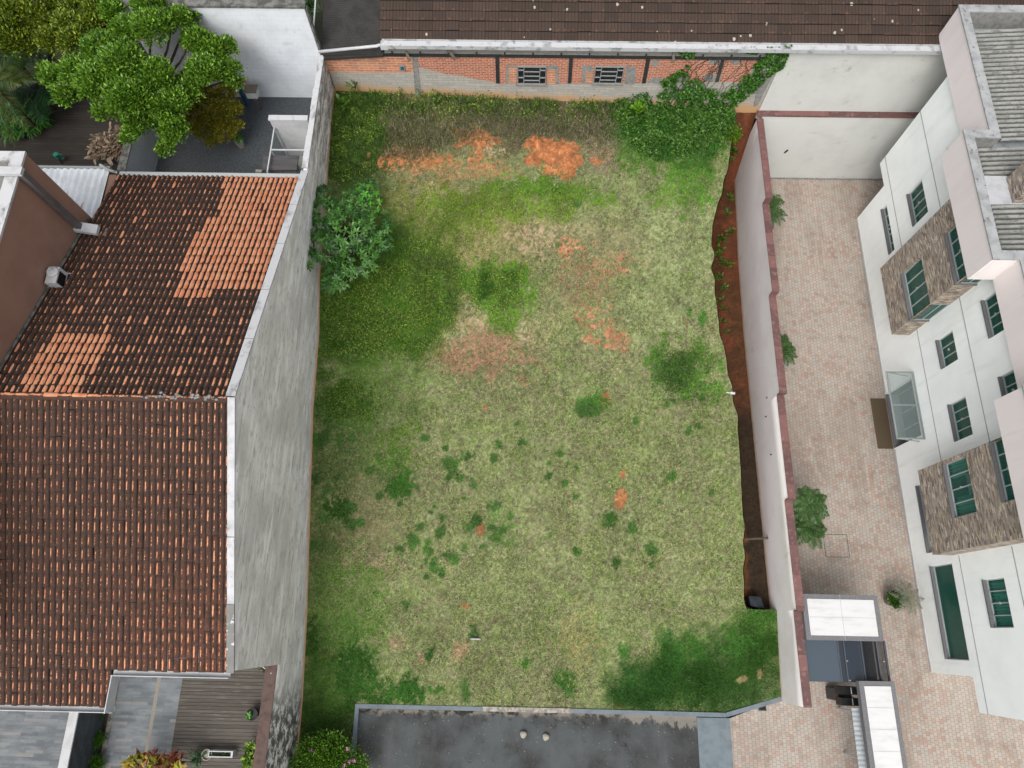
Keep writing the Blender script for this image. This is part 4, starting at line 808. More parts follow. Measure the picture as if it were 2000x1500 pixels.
# entrance: recess, threshold, glazed doors, canopy
a, b, c, d = DOOR; room(a, b, c+.36, d, XF, 1.8)
er = MB().box(XF+.0, XF+2.0, a, b, -.002, .055).build("threshold", M['granite'], ab)
mb = MB()
for y in (a+.03, a+.75, (a+b)/2+.3, b-.03): mb.box(XF+.5, XF+.54, y-.02, y+.02, .056, d-.02)
mb.box(XF+.5, XF+.54, a, b, d-.06, d-.021); dfm = mb.build("door", M['metal'], ab); MB().box(XF+.515, XF+.522, a+.05, b-.05, .06, d-.07).build("pane", M['glass_smoke'], dfm)
cn = MB(); y0, y1, xo, zc = 6.86, 9.46, 13.58, 2.22
cn.box(xo, XF-.006, y0, y0+.05, zc-.05, zc); cn.box(xo, XF-.006, y1-.05, y1, zc-.05, zc); cn.box(xo, xo+.05, y0+.05, y1-.05, zc-.05, zc); cn.box(XF-.06, XF-.006, y0+.05, y1-.05, zc-.05, zc)
cn.box(xo+.05, XF-.06, 8.12, 8.17, zc-.045, zc-.001)
for y in (y0+.02, y1-.03): cn.bar((xo+.1, y, zc-.05), (XF-.01, y, zc-.42), .03, .03)
cf = cn.build("canopy", M['metal'], ab); MB().box(xo+.01, XF-.02, y0+.01, y1-.01, zc+.002, zc+.012).build("pane", M['glass_clear'], cf)
dm = MB().box(13.98, XF-.03, 7.06, 9.12, .004, .024); o = dm.build("doormat", M['mat']); setp(o, "brown doormat on the pavers in front of the entrance", "doormat")
# stone-clad bays
def bay(y0, y1, z0, zt, wins, wraps, x=XB):
    holed = holed_wall("stone_cladding", y0, y1, z0, zt, wins, x, M['stone'])
    for yy, flip in ((y0, 0), (y1, 1)):
        zs = [z0]
        if yy == y0 and wraps:
            for w_ in wins: zs += [w_[2]-.0, w_[3]]
        zs.append(zt)
        for i in range(0, len(zs), 2):
            q = (0, 3, 2, 1) if not flip else (0, 1, 2, 3)
            MB().add([(x, yy, zs[i]), (XF, yy, zs[i]), (XF, yy, zs[i+1]), (x, yy, zs[i+1])], [q]).build("stone_return", M['stone'], ab)
    nb_ = MB()
    nb_.add([(x, y0, z0), (XF, y0, z0), (XF, y1, z0), (x, y1, z0)], [(0, 1, 2, 3)])
    if wraps:
        for w_ in wins: nb_.add([(x, y0, w_[2]-.001), (XF, y0, w_[2]-.001), (XF, y0+.3, w_[2]-.001), (x, y0+.3, w_[2]-.001)], [(0, 1, 2, 3)])
    nb_.build("stone_soffit", M['stone'], ab)
b1 = [(10.88, 12.73, 3.75, 5.02), (10.88, 12.73, 6.55, 7.44)]
bay(10.87, 13.68, 2.38, 7.46, b1, True)
b2 = [(3.73, 5.50, 4.12, 5.32), (3.80, 5.62, 6.62, 7.44)]
bay(2.74, 5.57, 2.56, 7.46, b2, False)
window(*b1[0], XB, 4); window(*b1[1], XB, 4); window(*b2[0], XB, 4, [(.0, .36), (.72, 1.0)], glass=M['glass_teal']); window(*b2[1], XB, 4)
for w_ in b1:   # corner return lights of the bay windows
    y = 10.87; mb = MB(); z0, z1 = w_[2], w_[3]
    mb.box(XB+.13, XF-.01, y+.0, y+.04, z0, z0+.035); mb.box(XB+.13, XF-.01, y, y+.04, z1-.035, z1); mb.box(XF-.05, XF-.01, y, y+.04, z0+.035, z1-.035); mb.box(XB+.38, XB+.41, y, y+.04, z0+.035, z1-.035)
    f = mb.build("corner_window", M['metal'], ab); MB().box(XB+.14, XF-.055, y+.015, y+.022, z0+.04, z1-.04).build("pane", M['glass_green'], f)
    MB().box(XB-.045, XF-.01, y-.045, y-.002, z0-.075, z0-.002).build("sill", M['granite'], f)
# parapet band with jogs; top coping follows it
ZB_, ZT_ = 7.45, 8.70
path = [(22, 20.15), (XP1, 20.15), (XP1, 15.05), (XP2, 15.05), (XP2, 10.53), (XP1-.05, 10.53), (XP1-.05, 6.6), (XP2, 6.6), (XP2, 2.2), (XP1-.05, 2.2), (XP1-.05, -2.3), (28, -2.3)]
mb = MB()
for (p, q) in zip(path[:-1], path[1:]): mb.add([(p[0], p[1], ZB_), (q[0], q[1], ZB_), (q[0], q[1], ZT_), (p[0], p[1], ZT_)], [(0, 1, 2, 3)])
mb.add([(x, y, ZB_) for x, y in path]+[(28, 20.15, ZB_)], [tuple(range(13))])
mb.build("parapet", M['fascia'], ab)
def inset(path, d):
    out = []
    for i, p in enumerate(path):
        v = []
        if i > 0: a = np.subtract(p, path[i-1]); a = a/np.linalg.norm(a); v.append(np.array([-a[1], a[0]]))
        if i < len(path)-1: a = np.subtract(path[i+1], p); a = a/np.linalg.norm(a); v.append(np.array([-a[1], a[0]]))
        o_ = v[0] if len(v) == 1 else v[0]+v[1]; out.append(np.array(p)+o_*d)
    return out
i1 = inset(path, .27); o1 = inset(path, -.03); mb = MB()
for k in range(len(path)-1):
    a, b, c, d = o1[k], o1[k+1], i1[k+1], i1[k]
    mb.slab([(a[0], a[1], ZT_), (b[0], b[1], ZT_), (c[0], c[1], ZT_), (d[0], d[1], ZT_)], (0, 0, .045))
mb.build("parapet_coping", simple("parapet_coping", (200, 202, 203), (168, 170, 170), 2.5, c3=(118, 118, 114), sc3=6, lo3=.56, hi3=.68), ab)
mb = MB(); i0 = inset(path, .268)
for k in range(len(path)-1):
    a, b = i0[k], i0[k+1]; mb.add([(a[0], a[1], 7.9), (b[0], b[1], 7.9), (b[0], b[1], ZT_), (a[0], a[1], ZT_)], [(0, 3, 2, 1)])
mb.build("parapet_inner", M['plaster_grey'], ab)
GS = simple("valley_gutter", (188, 198, 206), (150, 158, 166), 2, c3=(110, 110, 106), sc3=5, lo3=.6, hi3=.7, rough=.45)
MB().poly([(a[0], a[1], 8.02) for a in inset(path, .2)]+[(28, 19.95, 8.02)]).build("valley_gutter", GS, ab)
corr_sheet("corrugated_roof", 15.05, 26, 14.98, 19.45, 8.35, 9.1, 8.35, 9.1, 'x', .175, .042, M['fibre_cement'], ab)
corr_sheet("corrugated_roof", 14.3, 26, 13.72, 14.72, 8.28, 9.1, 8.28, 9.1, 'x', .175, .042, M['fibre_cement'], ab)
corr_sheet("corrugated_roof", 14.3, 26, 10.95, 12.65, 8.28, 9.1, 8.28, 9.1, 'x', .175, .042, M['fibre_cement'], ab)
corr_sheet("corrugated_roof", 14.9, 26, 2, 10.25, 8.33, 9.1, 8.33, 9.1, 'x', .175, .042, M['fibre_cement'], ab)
MB().box(14.2, 26, 12.67, 13.70, 8.1, 8.30).build("roof_patch", simple("white_membrane", (226, 228, 232), (196, 198, 204), 2.5), ab)
ch = MB().box(14.95, 15.9, 12.72, 13.60, 8.28, 9.25).build("chimney", M['stone'], ab); MB().box(15.0, 15.85, 12.77, 13.55, 9.25, 9.28).build("chimney_cap", simple("chimney_cap", (96, 86, 80), (70, 62, 58), 4), ch)
# ------------------------------------------------------------------ west neighbour: brown building, sheet roof, yards
br = thing("brown_building", (-14.2, 8, 4.3), "brown rendered building rising behind the tiled roof with a white top", "building")
XBW = -14.10
MB().box(-24, XBW, -1, 12.47, 4, 10.42).build("wall", M['brown_paint'], br)
MB().box(XBW-.34, XBW+.03, -1, 12.5, 10.425, 10.50).build("coping", M['coping_white'], br); MB().box(-24, XBW-.345, 12.2, 12.5, 10.425, 10.50).build("coping", M['coping_white'], br)
MB().box(-24, XBW-.345, -1, 12.195, 10.1, 10.43).build("roof", M['concrete'], br)
mb = MB(); yp = 11.75; mb.box(XBW+.02, XBW+.20, yp-.09, yp+.09, 7.55, 10.55); mb.build("downpipe", simple("square_downpipe", (122, 118, 116), (106, 102, 100), 2, rough=.5), br)
MB().box(XBW-.5, XBW+.21, yp-.12, yp+.12, 10.55, 10.66).build("rain_head", M['white_paint'], br)
MB().slab([(XBW+.0, yp-.16, 7.70), (XBW+.62, yp-.16, 7.52), (XBW+.62, yp+.16, 7.52), (XBW+.0, yp+.16, 7.70)], (0, 0, .13)).build("pipe_outlet", M['white_paint'], br)
MB().slab([(XBW+.63, yp-.12, 7.42), (XBW+.88, yp-.12, 7.40), (XBW+.88, yp+.2, 7.30), (XBW+.63, yp+.2, 7.30)], (0, 0, .09)).build("splash_block", M['concrete'], br)
mb = MB(); pts = [(XBW+.05, y, 9.46-.33*(y-5.6)+.08) for y in np.arange(5.7, 12.4, .35)]; mb.tube(pts, .04, 6); mb.build("flashing", M['coping_grey'], br)
# air conditioning unit on the brown wall
p = Px(95, 540, XBW); ac = thing("air_conditioner", (XBW, p[1], p[2]-.3), "white outdoor air conditioning unit hung on the brown wall", "air conditioner")
yy, zz = p[1]-.05, p[2]
MB().box(XBW+.08, XBW+.40, yy-.27, yy+.27, zz-.22, zz+.20).build("case", M['white_paint'], ac)
mb = MB().box(XBW+.4, XBW+.405, yy-.22, yy+.16, zz-.17, zz+.15); mb.build("fan_grille", M['black'], ac)
mb = MB(); 
for y in (yy-.3, yy+.3): mb.bar((XBW+.0, y, zz-.27), (XBW+.45, y, zz-.27), .03); mb.bar((XBW+.0, y, zz-.5), (XBW+.42, y, zz-.28), .025)
mb.build("bracket", M['white_paint'], ac)
MB().lathe((XBW+.24, yy+.10, zz+.20), [(.17, 0), (.175, .03), (.15, .06), (.05, .07)], 18).build("top_cover", M['coping_white'], ac)
mb = MB(); rg = random.Random(2)
for k in range(5):
    mb = MB(); pts = [(XBW+.1, yy-.3, zz-.2)]
    for i in range(7): pts.append((XBW+.12+.16*math.sin(i*1.1+k), yy-.35-.09*i+rg.uniform(-.04, .04), zz-.25-.05*i+.06*math.cos(i*1.3+k)))
    mb.tube(pts, .018, 6); mb.build("cable", M['black'], ac)
# rusty corrugated sheet roof
sh = thing("sheet_metal_roof", (-16, 13.8, 4.5), "rust-streaked white corrugated sheet roof beside the timber yard", "roof")
corr_sheet("roof_sheet", -19.5, -14.72, 12.5, 15.2, 6.0, 6.05, 5.95, 6.0, 'y', .24, .035, M['white_sheet'], sh)
MB().box(-19.5, -14.68, 15.2, 15.27, 5.93, 6.06).build("edge_trim", M['metal'], sh)
MB().box(-14.70, -14.12, 12.5, 15.0, 4.3, 5.95).build("side_wall", M['brown_paint'], sh)
MB().tube([Pz(196, 322, 6.05), Pz(212, 332, 6.2), Pz(226, 336, 6.5)], .05, 8).build("waste_pipe", M['white_paint'], sh, smooth=True)
# yard levels
setp(MB().box(-40, -14.15, 12, YB-.02, 3.5, 4.28).build("timber_yard", M['deck_dark']), kind="structure")
setp(MB().box(-14.15, XW-.3, 14.45, YB-.03, 3.5, 4.50).build("gravel_yard", M['gravel']), kind="structure")
setp(MB().box(-60, 60, YB+.4, 70, 3.0, 4.2).build("back_ground", simple("back_soil", (70, 74, 50), (50, 58, 38), 1.2)), kind="structure")
yw = thing("yard_wall", (-14.0, 17, 4.3), "short white wall with a mossy top between the timber yard and the gravel yard", "wall")
MB().box(-14.22, -14.0, 14.75, YB-.03, 4.2, 6.22).build("wall_face", simple("white_yard_paint", (222, 228, 234), (204, 212, 206), 1.2, c3=(150, 160, 120), sc3=3, lo3=.62, hi3=.8), yw)
MB().box(-14.26, -13.97, 14.74, YB-.03, 6.224, 6.27).build("coping", M['coping_grey'], yw)
# outdoor glazed enclosure at the garden wall
gs = thing("glass_enclosure", (-8.4, 17, 4.5), "small white-framed glass enclosure against the garden wall", "glass enclosure")
a = Pz(527, 228, 6.55); xl = a[0]; yt_ = a[1]
MB().box(xl, XW-.3, yt_-.14, yt_, 4.5, 6.53).build("end_wall", M['white_paint'], gs)
MB().box(xl-.03, XW-.28, yt_-.17, yt_+.04, 6.535, 6.60).build("coping", M['coping_white'], gs)
mb = MB(); yl = yt_-2.1
for y in (yt_-.2, yt_-1.15, yl): mb.box(xl+.06, xl+.10, y-.02, y+.02, 4.5, 6.2)
mb.box(xl+.06, xl+.10, yl, yt_-.22, 6.2, 6.24); mb.box(xl+.1, XW-.3, yt_-1.17, yt_-1.13, 6.2, 6.24)
f = mb.build("frame", M['white_paint'], gs); MB().box(xl+.075, xl+.085, yl+.02, yt_-.22, 4.55, 6.2).build("pane", M['glass_clear'], f)
MB().box(xl+.45, XW-.3, yl+.1, yt_-.15, 4.504, 4.56).build("floor_slab", simple("shower_floor", (196, 200, 190), (150, 156, 140), 2.5), gs)
sr = MB(); q = [Pz(u, v, 6.0) for u, v in ((515, 306), (584, 306), (580, 334), (513, 334))]; sr.slab([q[0], q[1], q[2], q[3]], (0, 0, .06))
o = thing("shed_roof", (q[0][0]+.5, q[0][1]-.3, 4.5), "grey flat sheet roof tucked between glass enclosure and tiled roof", "shed"); sr.build("roof_sheet", simple("felt_sheet", (104, 102, 104), (84, 82, 84), 3, vs=(.4, 3, 1)), o)
MB().box(q[0][0]+.1, q[1][0]-.1, q[2][1]+.1, q[0][1]-.1, 4.5, 5.98).build("shed_wall", M['plaster_grey'], o)
MB().box(*sorted((Pz(499, 334, 5)[0], Pz(511, 334, 5)[0])), Pz(499, 336, 5)[1], Pz(499, 331, 5)[1], 4.5, 5.0).build("vent_box", M['stone_white'], o)
# mailbox-like grill box on a post, gas cylinder, potted plant
b0 = Pz(490, 176, 5.6); gb = thing("post_box", (b0[0], b0[1], 4.5), "small weathered white box on a leaning post by the block wall", "box on post")
MB().box(b0[0]-.19, b0[0]+.21, b0[1]-.18, b0[1]+.15, 5.35, 5.65).build("box", M['coping_white'], gb); MB().bar((b0[0]+.12, b0[1]-.2, 5.36), (Pz(509, 213, 4.5)), .07, .07).build("post", M['wood_grey'], gb)
MB().box(b0[0]-.24, b0[0]+.25, b0[1]-.2, b0[1]+.19, 5.655, 5.68).build("lid", M['wood_grey'], gb)
g0 = Pz(485, 204, 4.5); gc = thing("gas_cylinder", g0, "blue cylinder standing on gravel behind the olive bush", "cylinder")
MB().lathe(g0, [(.10, 0), (.11, .05), (.11, .7), (.07, .8), (.03, .86)], 16).build("body", M['blue'], gc, smooth=True); MB().lathe(g0, [(.035, .861), (.035, .93), (.01, .95)], 10).build("valve", M['metal'], gc)
t0 = Pz(121, 320, 4.28); tp = thing("garden_hose", t0, "teal hose reel standing on the dark timber yard", "hose reel")
MB().tube([t0+np.array([0, .1, .25]), t0+np.array([0, .1, .45])], .10, 12).build("reel", M['teal'], tp)
mb = MB(); pts = [t0+np.array([.12*math.cos(a)+.02*a, .1, .32+.14*math.sin(a)]) for a in np.linspace(0, 9, 30)]; mb.tube(pts, .018, 6); mb.build("hose", M['teal'], tp); MB().bar(t0, t0+np.array([0, .1, .3]), .05).build("stand", M['dark_metal'], tp)
# south-west terraces
setp(MB().box(-13.25, -11.08, -9, -.96, .2, 1.70).build("tiled_terrace", M['terrace']), kind="structure")
setp(MB().box(-11.075, XW-.305, -9, -.96, .2, 1.705).build("timber_deck", M['deck']), kind="structure")
setp(MB().box(-13.45, -13.255, -9, -.96, .2, 1.66).build("planting_bed", simple("bed_soil", (96, 82, 68), (70, 58, 46), 14, bumps=.6)), kind="structure") if 0 else None
X1_ = Pz(205, 1450, 1.6)[0]; X0_ = -13.45
bed = MB().box(X0_-.05, X1_, -9, -.97, .2, 1.62).build("planting_bed", simple("bed_soil", (96, 82, 68), (70, 58, 46), 14, bumps=.6)); setp(bed, kind="structure")
setp(MB().box(X1_+.002, X1_+.16, -9, -.97, .2, 1.716).build("terrace_edging", simple("pale_edging", (164, 160, 150), (112, 112, 108), 5, .45, .55)), kind="structure")
setp(MB().box(-11.92, -11.80, -9, -.97, 1.2, 1.704).build("gravel_strip", simple("gravel_strip", (176, 168, 156), (146, 138, 128), 30)), kind="structure")
nt = thing("terrace_wall", (-13.5, -4, .5), "white-topped dark tiled wall at the edge of the neighbouring grey terrace", "wall")
MB().box(-13.68, -13.45, -9, -2.3, .2, 3.20).build("wall_face", M['dark_tiles'], nt); MB().box(-13.72, -13.44, -9, -2.3, 3.205, 3.26).build("coping", simple("coping_tiles", (232, 234, 236), (214, 216, 218), 3), nt)
setp(MB().box(-30, -13.69, -9, -1.2, .2, 2.3).build("neighbour_terrace", M['terrace']), kind="structure")
ct = MB().box(*sorted((Pz(510, 1300, 1.8)[0], Pz(534, 1300, 1.8)[0])), Pz(520, 1316, 1.8)[1], -.97, 1.706, 1.9); ct.v[-1] = ct.v[-1]
o = thing("cord", Pz(520, 1305, 3.3), "white diagonal cord strung across the deck corner above small plants", "cord"); MB().tube([Pz(511, 1301, 3.42), Pz(531, 1316, 3.44)], .015, 6).build("cord", M['white_paint'], o)
# ------------------------------------------------------------------ entrance gate of the forecourt
ZG = 2.4
def marble_slab(name, label, pts, seams, group=None):
    o = thing(name, (np.mean([p[0] for p in pts]), np.mean([p[1] for p in pts]), 0), label, "gate canopy", group)
    a = np.array(pts); c = a.mean(0)
    MB().slab([(x, y, ZG-.22) for x, y in pts], (0, 0, .215)).build("canopy_slab", M['granite'], o)
    ins = []
    for i in range(len(pts)):
        p, q, r = a[i-1], a[i], a[(i+1) % len(pts)]; d1 = (q-p)/np.linalg.norm(q-p); d2 = (r-q)/np.linalg.norm(r-q); s = 1 if (d1[0]*d2[1]-d1[1]*d2[0]) > 0 else -1
        ins.append(q+s*(np.array([-d1[1], d1[0]])+np.array([-d2[1], d2[0]]))*.15)
    MB().slab([(x, y, ZG+.0) for x, y in ins], (0, 0, .012)).build("marble_top", M['marble'], o)
    mb = MB()
    for (p, q) in seams: mb.bar((*p, ZG+.012), (*q, ZG+.012), .012, .006)
    if seams: mb.build("tile_joint", simple("joint", (206, 204, 202)), o)
    return o
g1 = [tuple(Pz(u, v, ZG)[:2]) for u, v in ((1571, 1160), (1713, 1163), (1726, 1253), (1577, 1250))]; g1[0] = (XE+.245, g1[0][1]); g1[3] = (XE+.245, g1[3][1])
mid = lambda p, q, k: (p[0]*(1-k)+q[0]*k, p[1]*(1-k)+q[1]*k)
marble_slab("gate_canopy", "white marble-topped gate canopy with a granite rim joined to the boundary wall", g1, [(mid(g1[0], g1[1], .5), mid(g1[3], g1[2], .5)), (mid(mid(g1[0], g1[3], .5), mid(g1[1], g1[2], .5), .07), mid(mid(g1[0], g1[3], .5), mid(g1[1], g1[2], .5), .93))], "marble gate canopies")
g2 = [tuple(Pz(u, v, ZG)[:2]) for u, v in ((1677, 1330), (1747, 1331))]; yS = -6.5; g2 = [g2[0], g2[1], (g2[1][0]+.02, yS), (g2[0][0]+.02, yS)]
o = marble_slab("gate_canopy", "long white marble-topped canopy with a granite rim beside the black letter boxes", g2, [((g2[0][0]+.17, g2[0][1]-.15-.62*k), (g2[1][0]-.16, g2[0][1]-.15-.62*k)) for k in range(1, 8)], "marble gate canopies")
gg = thing("gate_lodge", (10.7, -.7, 0), "smoked glass entrance lodge between the two marble canopies", "gate lodge")
x0_, x1_ = XE+.25, Pz(1735, 1300, 2.2)[0]; y1_, y0_ = -.06, -1.26
f = MB(); zl = 2.12
for x in (x0_, x0_+1.08, x0_+1.28, x0_+1.85, x1_-.30, x1_): f.box(x, x+.05, y0_, y1_, zl-.06, zl)
f.box(x0_, x1_+.05, y1_, y1_+.05, zl-.06, zl); f.box(x0_, x1_+.05, y0_-.05, y0_, zl-.06, zl)
for x in (x0_, x0_+1.08, x1_): 
    f.box(x, x+.05, y0_-.05, y0_-.001, 0, zl-.06); f.box(x, x+.05, y1_+.001, y1_+.05, 0, zl-.06)
f = f.build("frame", M['dark_metal'], gg)
GL = glassmat("smoked_glass_light", (92, 106, 118), .88); GR = glassmat("smoked_glass_thin", (50, 54, 60), .5)
for xa_, xb_, mt in ((x0_+.01, x0_+1.09, GL), (x0_+1.095, x0_+1.88, M['glass_smoke']), (x0_+1.885, x1_+.04, GR)): MB().box(xa_, xb_, y0_-.04, y1_+.04, zl+.003, zl+.014).build("glass_roof", mt, gg)
for x in (x0_+1.07, x0_+1.27, x0_+1.84, x1_-.28, x1_-.02): MB().box(x, x+.035, y0_-.04, y1_+.04, zl+.016, zl+.04).build("glazing_bar", simple("glazing_bar", (98, 104, 112)), gg)
MB().box(x0_+1.33, x0_+1.80, y0_, y1_, 1.9, zl-.065).build("blind", M['black'], gg); MB().box(x0_+1.93, x1_-.35, y0_, y1_, 1.9, zl-.065).build("blind", M['black'], gg)
mb = MB()
for u, v in ((1655, 1291), (1727, 1292), (1660, 1329)): p = Pz(u, v, zl+.03); mb.tube([p-np.array([0, 0, .02]), p+np.array([0, 0, .01])], .02, 8)
mb.build("fixing_stud", M['metal'], gg)
MB().box(x0_+1.08, x0_+1.13, y0_-.03, y1_, .0, zl-.07).build("door", M['glass_smoke'], gg)
lb = thing("letter_box_stand", (*Pz(1655, 1360, 1.3)[:2], 0), "stack of black letter boxes on the outside of the gate", "letter boxes")
p = Pz(1640, 1341, 1.45); q = Pz(1678, 1379, 1.45); xa, xb, ya, yb_ = p[0], q[0], q[1], p[1]; ym = (ya+yb_)/2
for k, (c, d) in enumerate(((ya, ym-.05), (ym+.05, yb_))):
    MB().box(xa, xb, c, d, 1.0, 1.45).build("letter_box", M['black'], lb); MB().box(xa+.35, xa+.38, c+.02, d-.02, 1.452, 1.458).build("slot_strip", M['white_paint'], lb)
MB().box(xa+.1, xb, ya+.1, yb_-.1, 0, .999).build("pedestal", M['dark_metal'], lb)
aw = thing("shutter_gate", (*Pz(1685, 1450, 1.5)[:2], 0), "pale ribbed sheet strip running beside the long marble canopy", "gate shutter")
p = Pz(1664, 1383, 1.9); x0 = p[0]; corr_sheet("shutter_sheet", x0, x0+.40, yS, p[1], 1.85, 1.9, 1.85, 1.9, 'x', .14, .012, simple("pale_sheet", (214, 222, 226), (198, 206, 212), 3), aw)
for k in range(4): MB().box(x0+.32, x0+.38, p[1]-.2-1.4*k, p[1]-.14-1.4*k, 0, 1.83).build("post", M['metal'], aw)
# drain box, manhole, doormat done; asphalt stones, lawn bits
p = Pz(1488, 1380, 0); db = thing("drain_inlet", p, "small black box inlet set into the pavers by the kerb", "drain")
MB().slab([(p[0]-.13, p[1]-.08, 0), (p[0]+.12, p[1]-.10, 0), (p[0]+.13, p[1]+.14, 0), (p[0]-.05, p[1]+.10, 0)], (0, 0, .05)).build("grate", M['black'], db); MB().box(p[0]-.15, p[0]+.16, p[1]-.13, p[1]-.105, 0, .03).build("rim", M['dark_metal'], db)
a, b = Pz(1607, 1043, 0), Pz(1660, 1089, 0); mh = thing("manhole_cover", (a+b)/2, "square manhole cover filled with pavers in front of the apartment entrance side", "manhole cover"); mh["label"] = "square manhole cover filled with pavers in the forecourt"
mb = MB(); x0, x1, y1, y0 = a[0], b[0], a[1], b[1]
for q in ((x0, x1, y0, y0+.018), (x0, x1, y1-.018, y1), (x0, x0+.018, y0+.018, y1-.018), (x1-.018, x1, y0+.018, y1-.018)): mb.box(*q, .002, .008)
mb.build("rim", M['dark_metal'], mh)
rgs = random.Random(6)
def pebble(p, r, name="stone", flat=.6):
    nu, nv = 12, 7; G_ = np.zeros((nv, nu+1, 3)); 
    for i in range(nv):
        for j in range(nu+1):
            th = math.pi*i/(nv-1); ph = 2*math.pi*(j % nu)/nu; rr = r*(1+.10*math.sin(3*ph+p[0])*math.sin(th)); G_[i, j] = p+np.array([rr*math.sin(th)*math.cos(ph), rr*math.sin(th)*math.sin(ph), r*flat*(math.cos(th)+.8)])
    return gridmesh(name, G_, M['stone_white'], None, p)
for (u, v, lb_) in ((1022, 1434, "left one of two pale round stones lying on the asphalt"), (1066, 1439, "right one of two pale round stones lying on the asphalt")):
    setp(pebble(Pz(u, v, 0), .12), lb_, "stone", "pale stones on the asphalt")
def onlot(u, v, dz=0): p = lotP(u, v); return np.array([p[0], p[1], float(lotz(p[0], p[1]))+dz])
p = onlot(929, 1248); o = thing("pipe_riser", p, "small grey T-shaped pipe piece standing out of the lawn", "pipe")
MB().tube([p+np.array([-.17, .0, .11]), p+np.array([.17, 0, .11])], .035, 10).build("cross_pipe", simple("grey_pipe", (202, 200, 196)), o); MB().tube([p, p+np.array([0, 0, .08])], .035, 10).build("stem", M['plaster_grey'], o)
p = onlot(1428, 768); o = thing("white_pipe_end", p, "white plastic pipe end sticking out over the trench edge", "pipe")
MB().tube([p+np.array([-.2, 0, .06]), p+np.array([-.05, 0, .06])], .02, 8).build("pipe", M['white_paint'], o); MB().tube([p+np.array([-.05, 0, .06]), p+np.array([.12, -.02, .05])], .05, 10).build("cap", M['white_paint'], o)
p = onlot(1475, 1175); o = MB(); z = .32
v = [(Pz(1462, 1164, z)), (Pz(1486, 1166, z+.1)), (Pz(1493, 1188, z)), (Pz(1478, 1186, z+.15)), (Pz(1466, 1183, z+.05))]
cen = np.mean(v, 0)+np.array([0, 0, .08]); o.add([*v, cen]+[q-np.array([0, 0, .4]) for q in v], [(i, (i+1) % 5, 5) for i in range(5)]+[(i, i+6, (i+1) % 5+6, (i+1) % 5) for i in range(5)]); setp(o.build("tarp", M['tarp']), "crumpled dark plastic tarp at the front end of the trench", "tarp")
a = np.array([*Px(1500, 1051, XE)]); o = thing("trench_pipe", (8.9, a[1], .1), "thin grey pipe laid across the dark trench from the pale wall", "pipe"); MB().tube([(XE-.01, a[1], .42), (float(edgex(a[1]))+.08, a[1]-.05, .30)], .045, 10).build("pipe", simple("mud_pipe", (118, 104, 86), (90, 78, 62), 8), o)
# ------------------------------------------------------------------ vegetation
def unit(v): return v/np.maximum(np.linalg.norm(v, axis=-1, keepdims=True), 1e-9)
def leaves_at(P, D, L, W, cols, fold=.25, jit=.35, upb=0, droop=.0):
    """one diamond leaf per point P along direction D (N,3); returns verts (N*4,3), colours"""
    N = len(P); D = unit(D+rng.normal(0, jit, (N, 3))+np.array([0, 0, upb])); R_ = unit(np.cross(D, np.array([0, 0, 1.0])+rng.normal(0, .35, (N, 3)))); U_ = np.cross(R_, D); U_ = np.where(U_[:, 2:3] < 0, -U_, U_)
    l = L*rng.uniform(.7, 1.25, (N, 1)); w_ = W*rng.uniform(.75, 1.2, (N, 1))
    tip = P+D*l-np.array([0, 0, 1.])*l*droop; m = P+D*l*.48+U_*w_*fold*.0
    V = np.stack([P, m+R_*w_/2-U_*w_*fold, tip, m-R_*w_/2-U_*w_*fold], 1)
    c = np.array(cols, float)[rng.integers(0, len(cols), N)]*rng.uniform(.82, 1.2, (N, 1))*np.array([1.06, 1.0, .84]); c = lin(np.clip(c, 0, 255))
    return V.reshape(-1, 3), np.repeat(c, 4, 0)
def branch_mesh(mb, a, b, r0, r1, wob=.12):
    a = np.array(a, float); b = np.array(b, float); n = 6; L = np.linalg.norm(b-a)
    pts = [a+(b-a)*k/n+rng.normal(0, wob*L/n*.6, 3)*(0 < k < n) for k in range(n+1)]; mb.tube(pts, list(np.linspace(r0, r1, n+1)), 7)
def crown(blobs, ncl, per, L, W, cols, zsq=.75, cl_r=2.0, top=True, jit=.6, upb=.35, seed=0):
    """blobs: world (x,y,z,r). leaf clusters over the outside of the lobes"""
    B = np.array(blobs); pr = B[:, 3]**2; k = rng.choice(len(B), ncl, p=pr/pr.sum())
    d = unit(rng.normal(0, 1, (ncl, 3))); d[:, 2] = np.where(d[:, 2] < -.25, -d[:, 2], d[:, 2]); rad = B[k, 3]*rng.uniform(.55, 1.02, ncl)
    Cc = B[k, :3]+d*rad[:, None]*np.array([1, 1, zsq])
    P = np.repeat(Cc, per, 0)+rng.normal(0, L*cl_r*.35, (ncl*per, 3)); D = np.repeat(unit(d+np.array([0, 0, .25])), per, 0)
    return leaves_at(P, D, L, W, cols, jit=jit, upb=upb)
def pxblob(L_): return [(*Pz(u, v, z), r/(1380/((H-z)*.95))) for (u, v, r, z) in L_]
def plant(name, label, cat, base, blobs, ncl, per, L, W, cols, group=None, trunk=.06, limb=None, **kw):
    B = pxblob(blobs); t_ = thing(name, base, label, cat, group); V, c = crown(B, ncl, per, L, W, cols, **kw)
    rawmesh("foliage" if trunk < .07 else "crown", V, 4, M['leaf'], t_, None, c)
    mb = MB(); top = np.array([np.mean([b[0] for b in B]), np.mean([b[1] for b in B]), np.mean([b[2] for b in B])-.4*B[0][3]])
    branch_mesh(mb, base, np.array(base)*.35+top*.65, trunk, trunk*.7); f = np.array(base)*.35+top*.65
    for b in B[:24]: branch_mesh(mb, f, (b[0], b[1], b[2]+b[3]*.2), trunk*.5, trunk*.12)
    mb.build("stem" if trunk < .07 else "trunk", M['bark'], t_, smooth=True); return t_
BR = [(112, 168, 56), (130, 188, 68), (88, 146, 48), (150, 204, 88), (66, 112, 40), (120, 172, 58)]
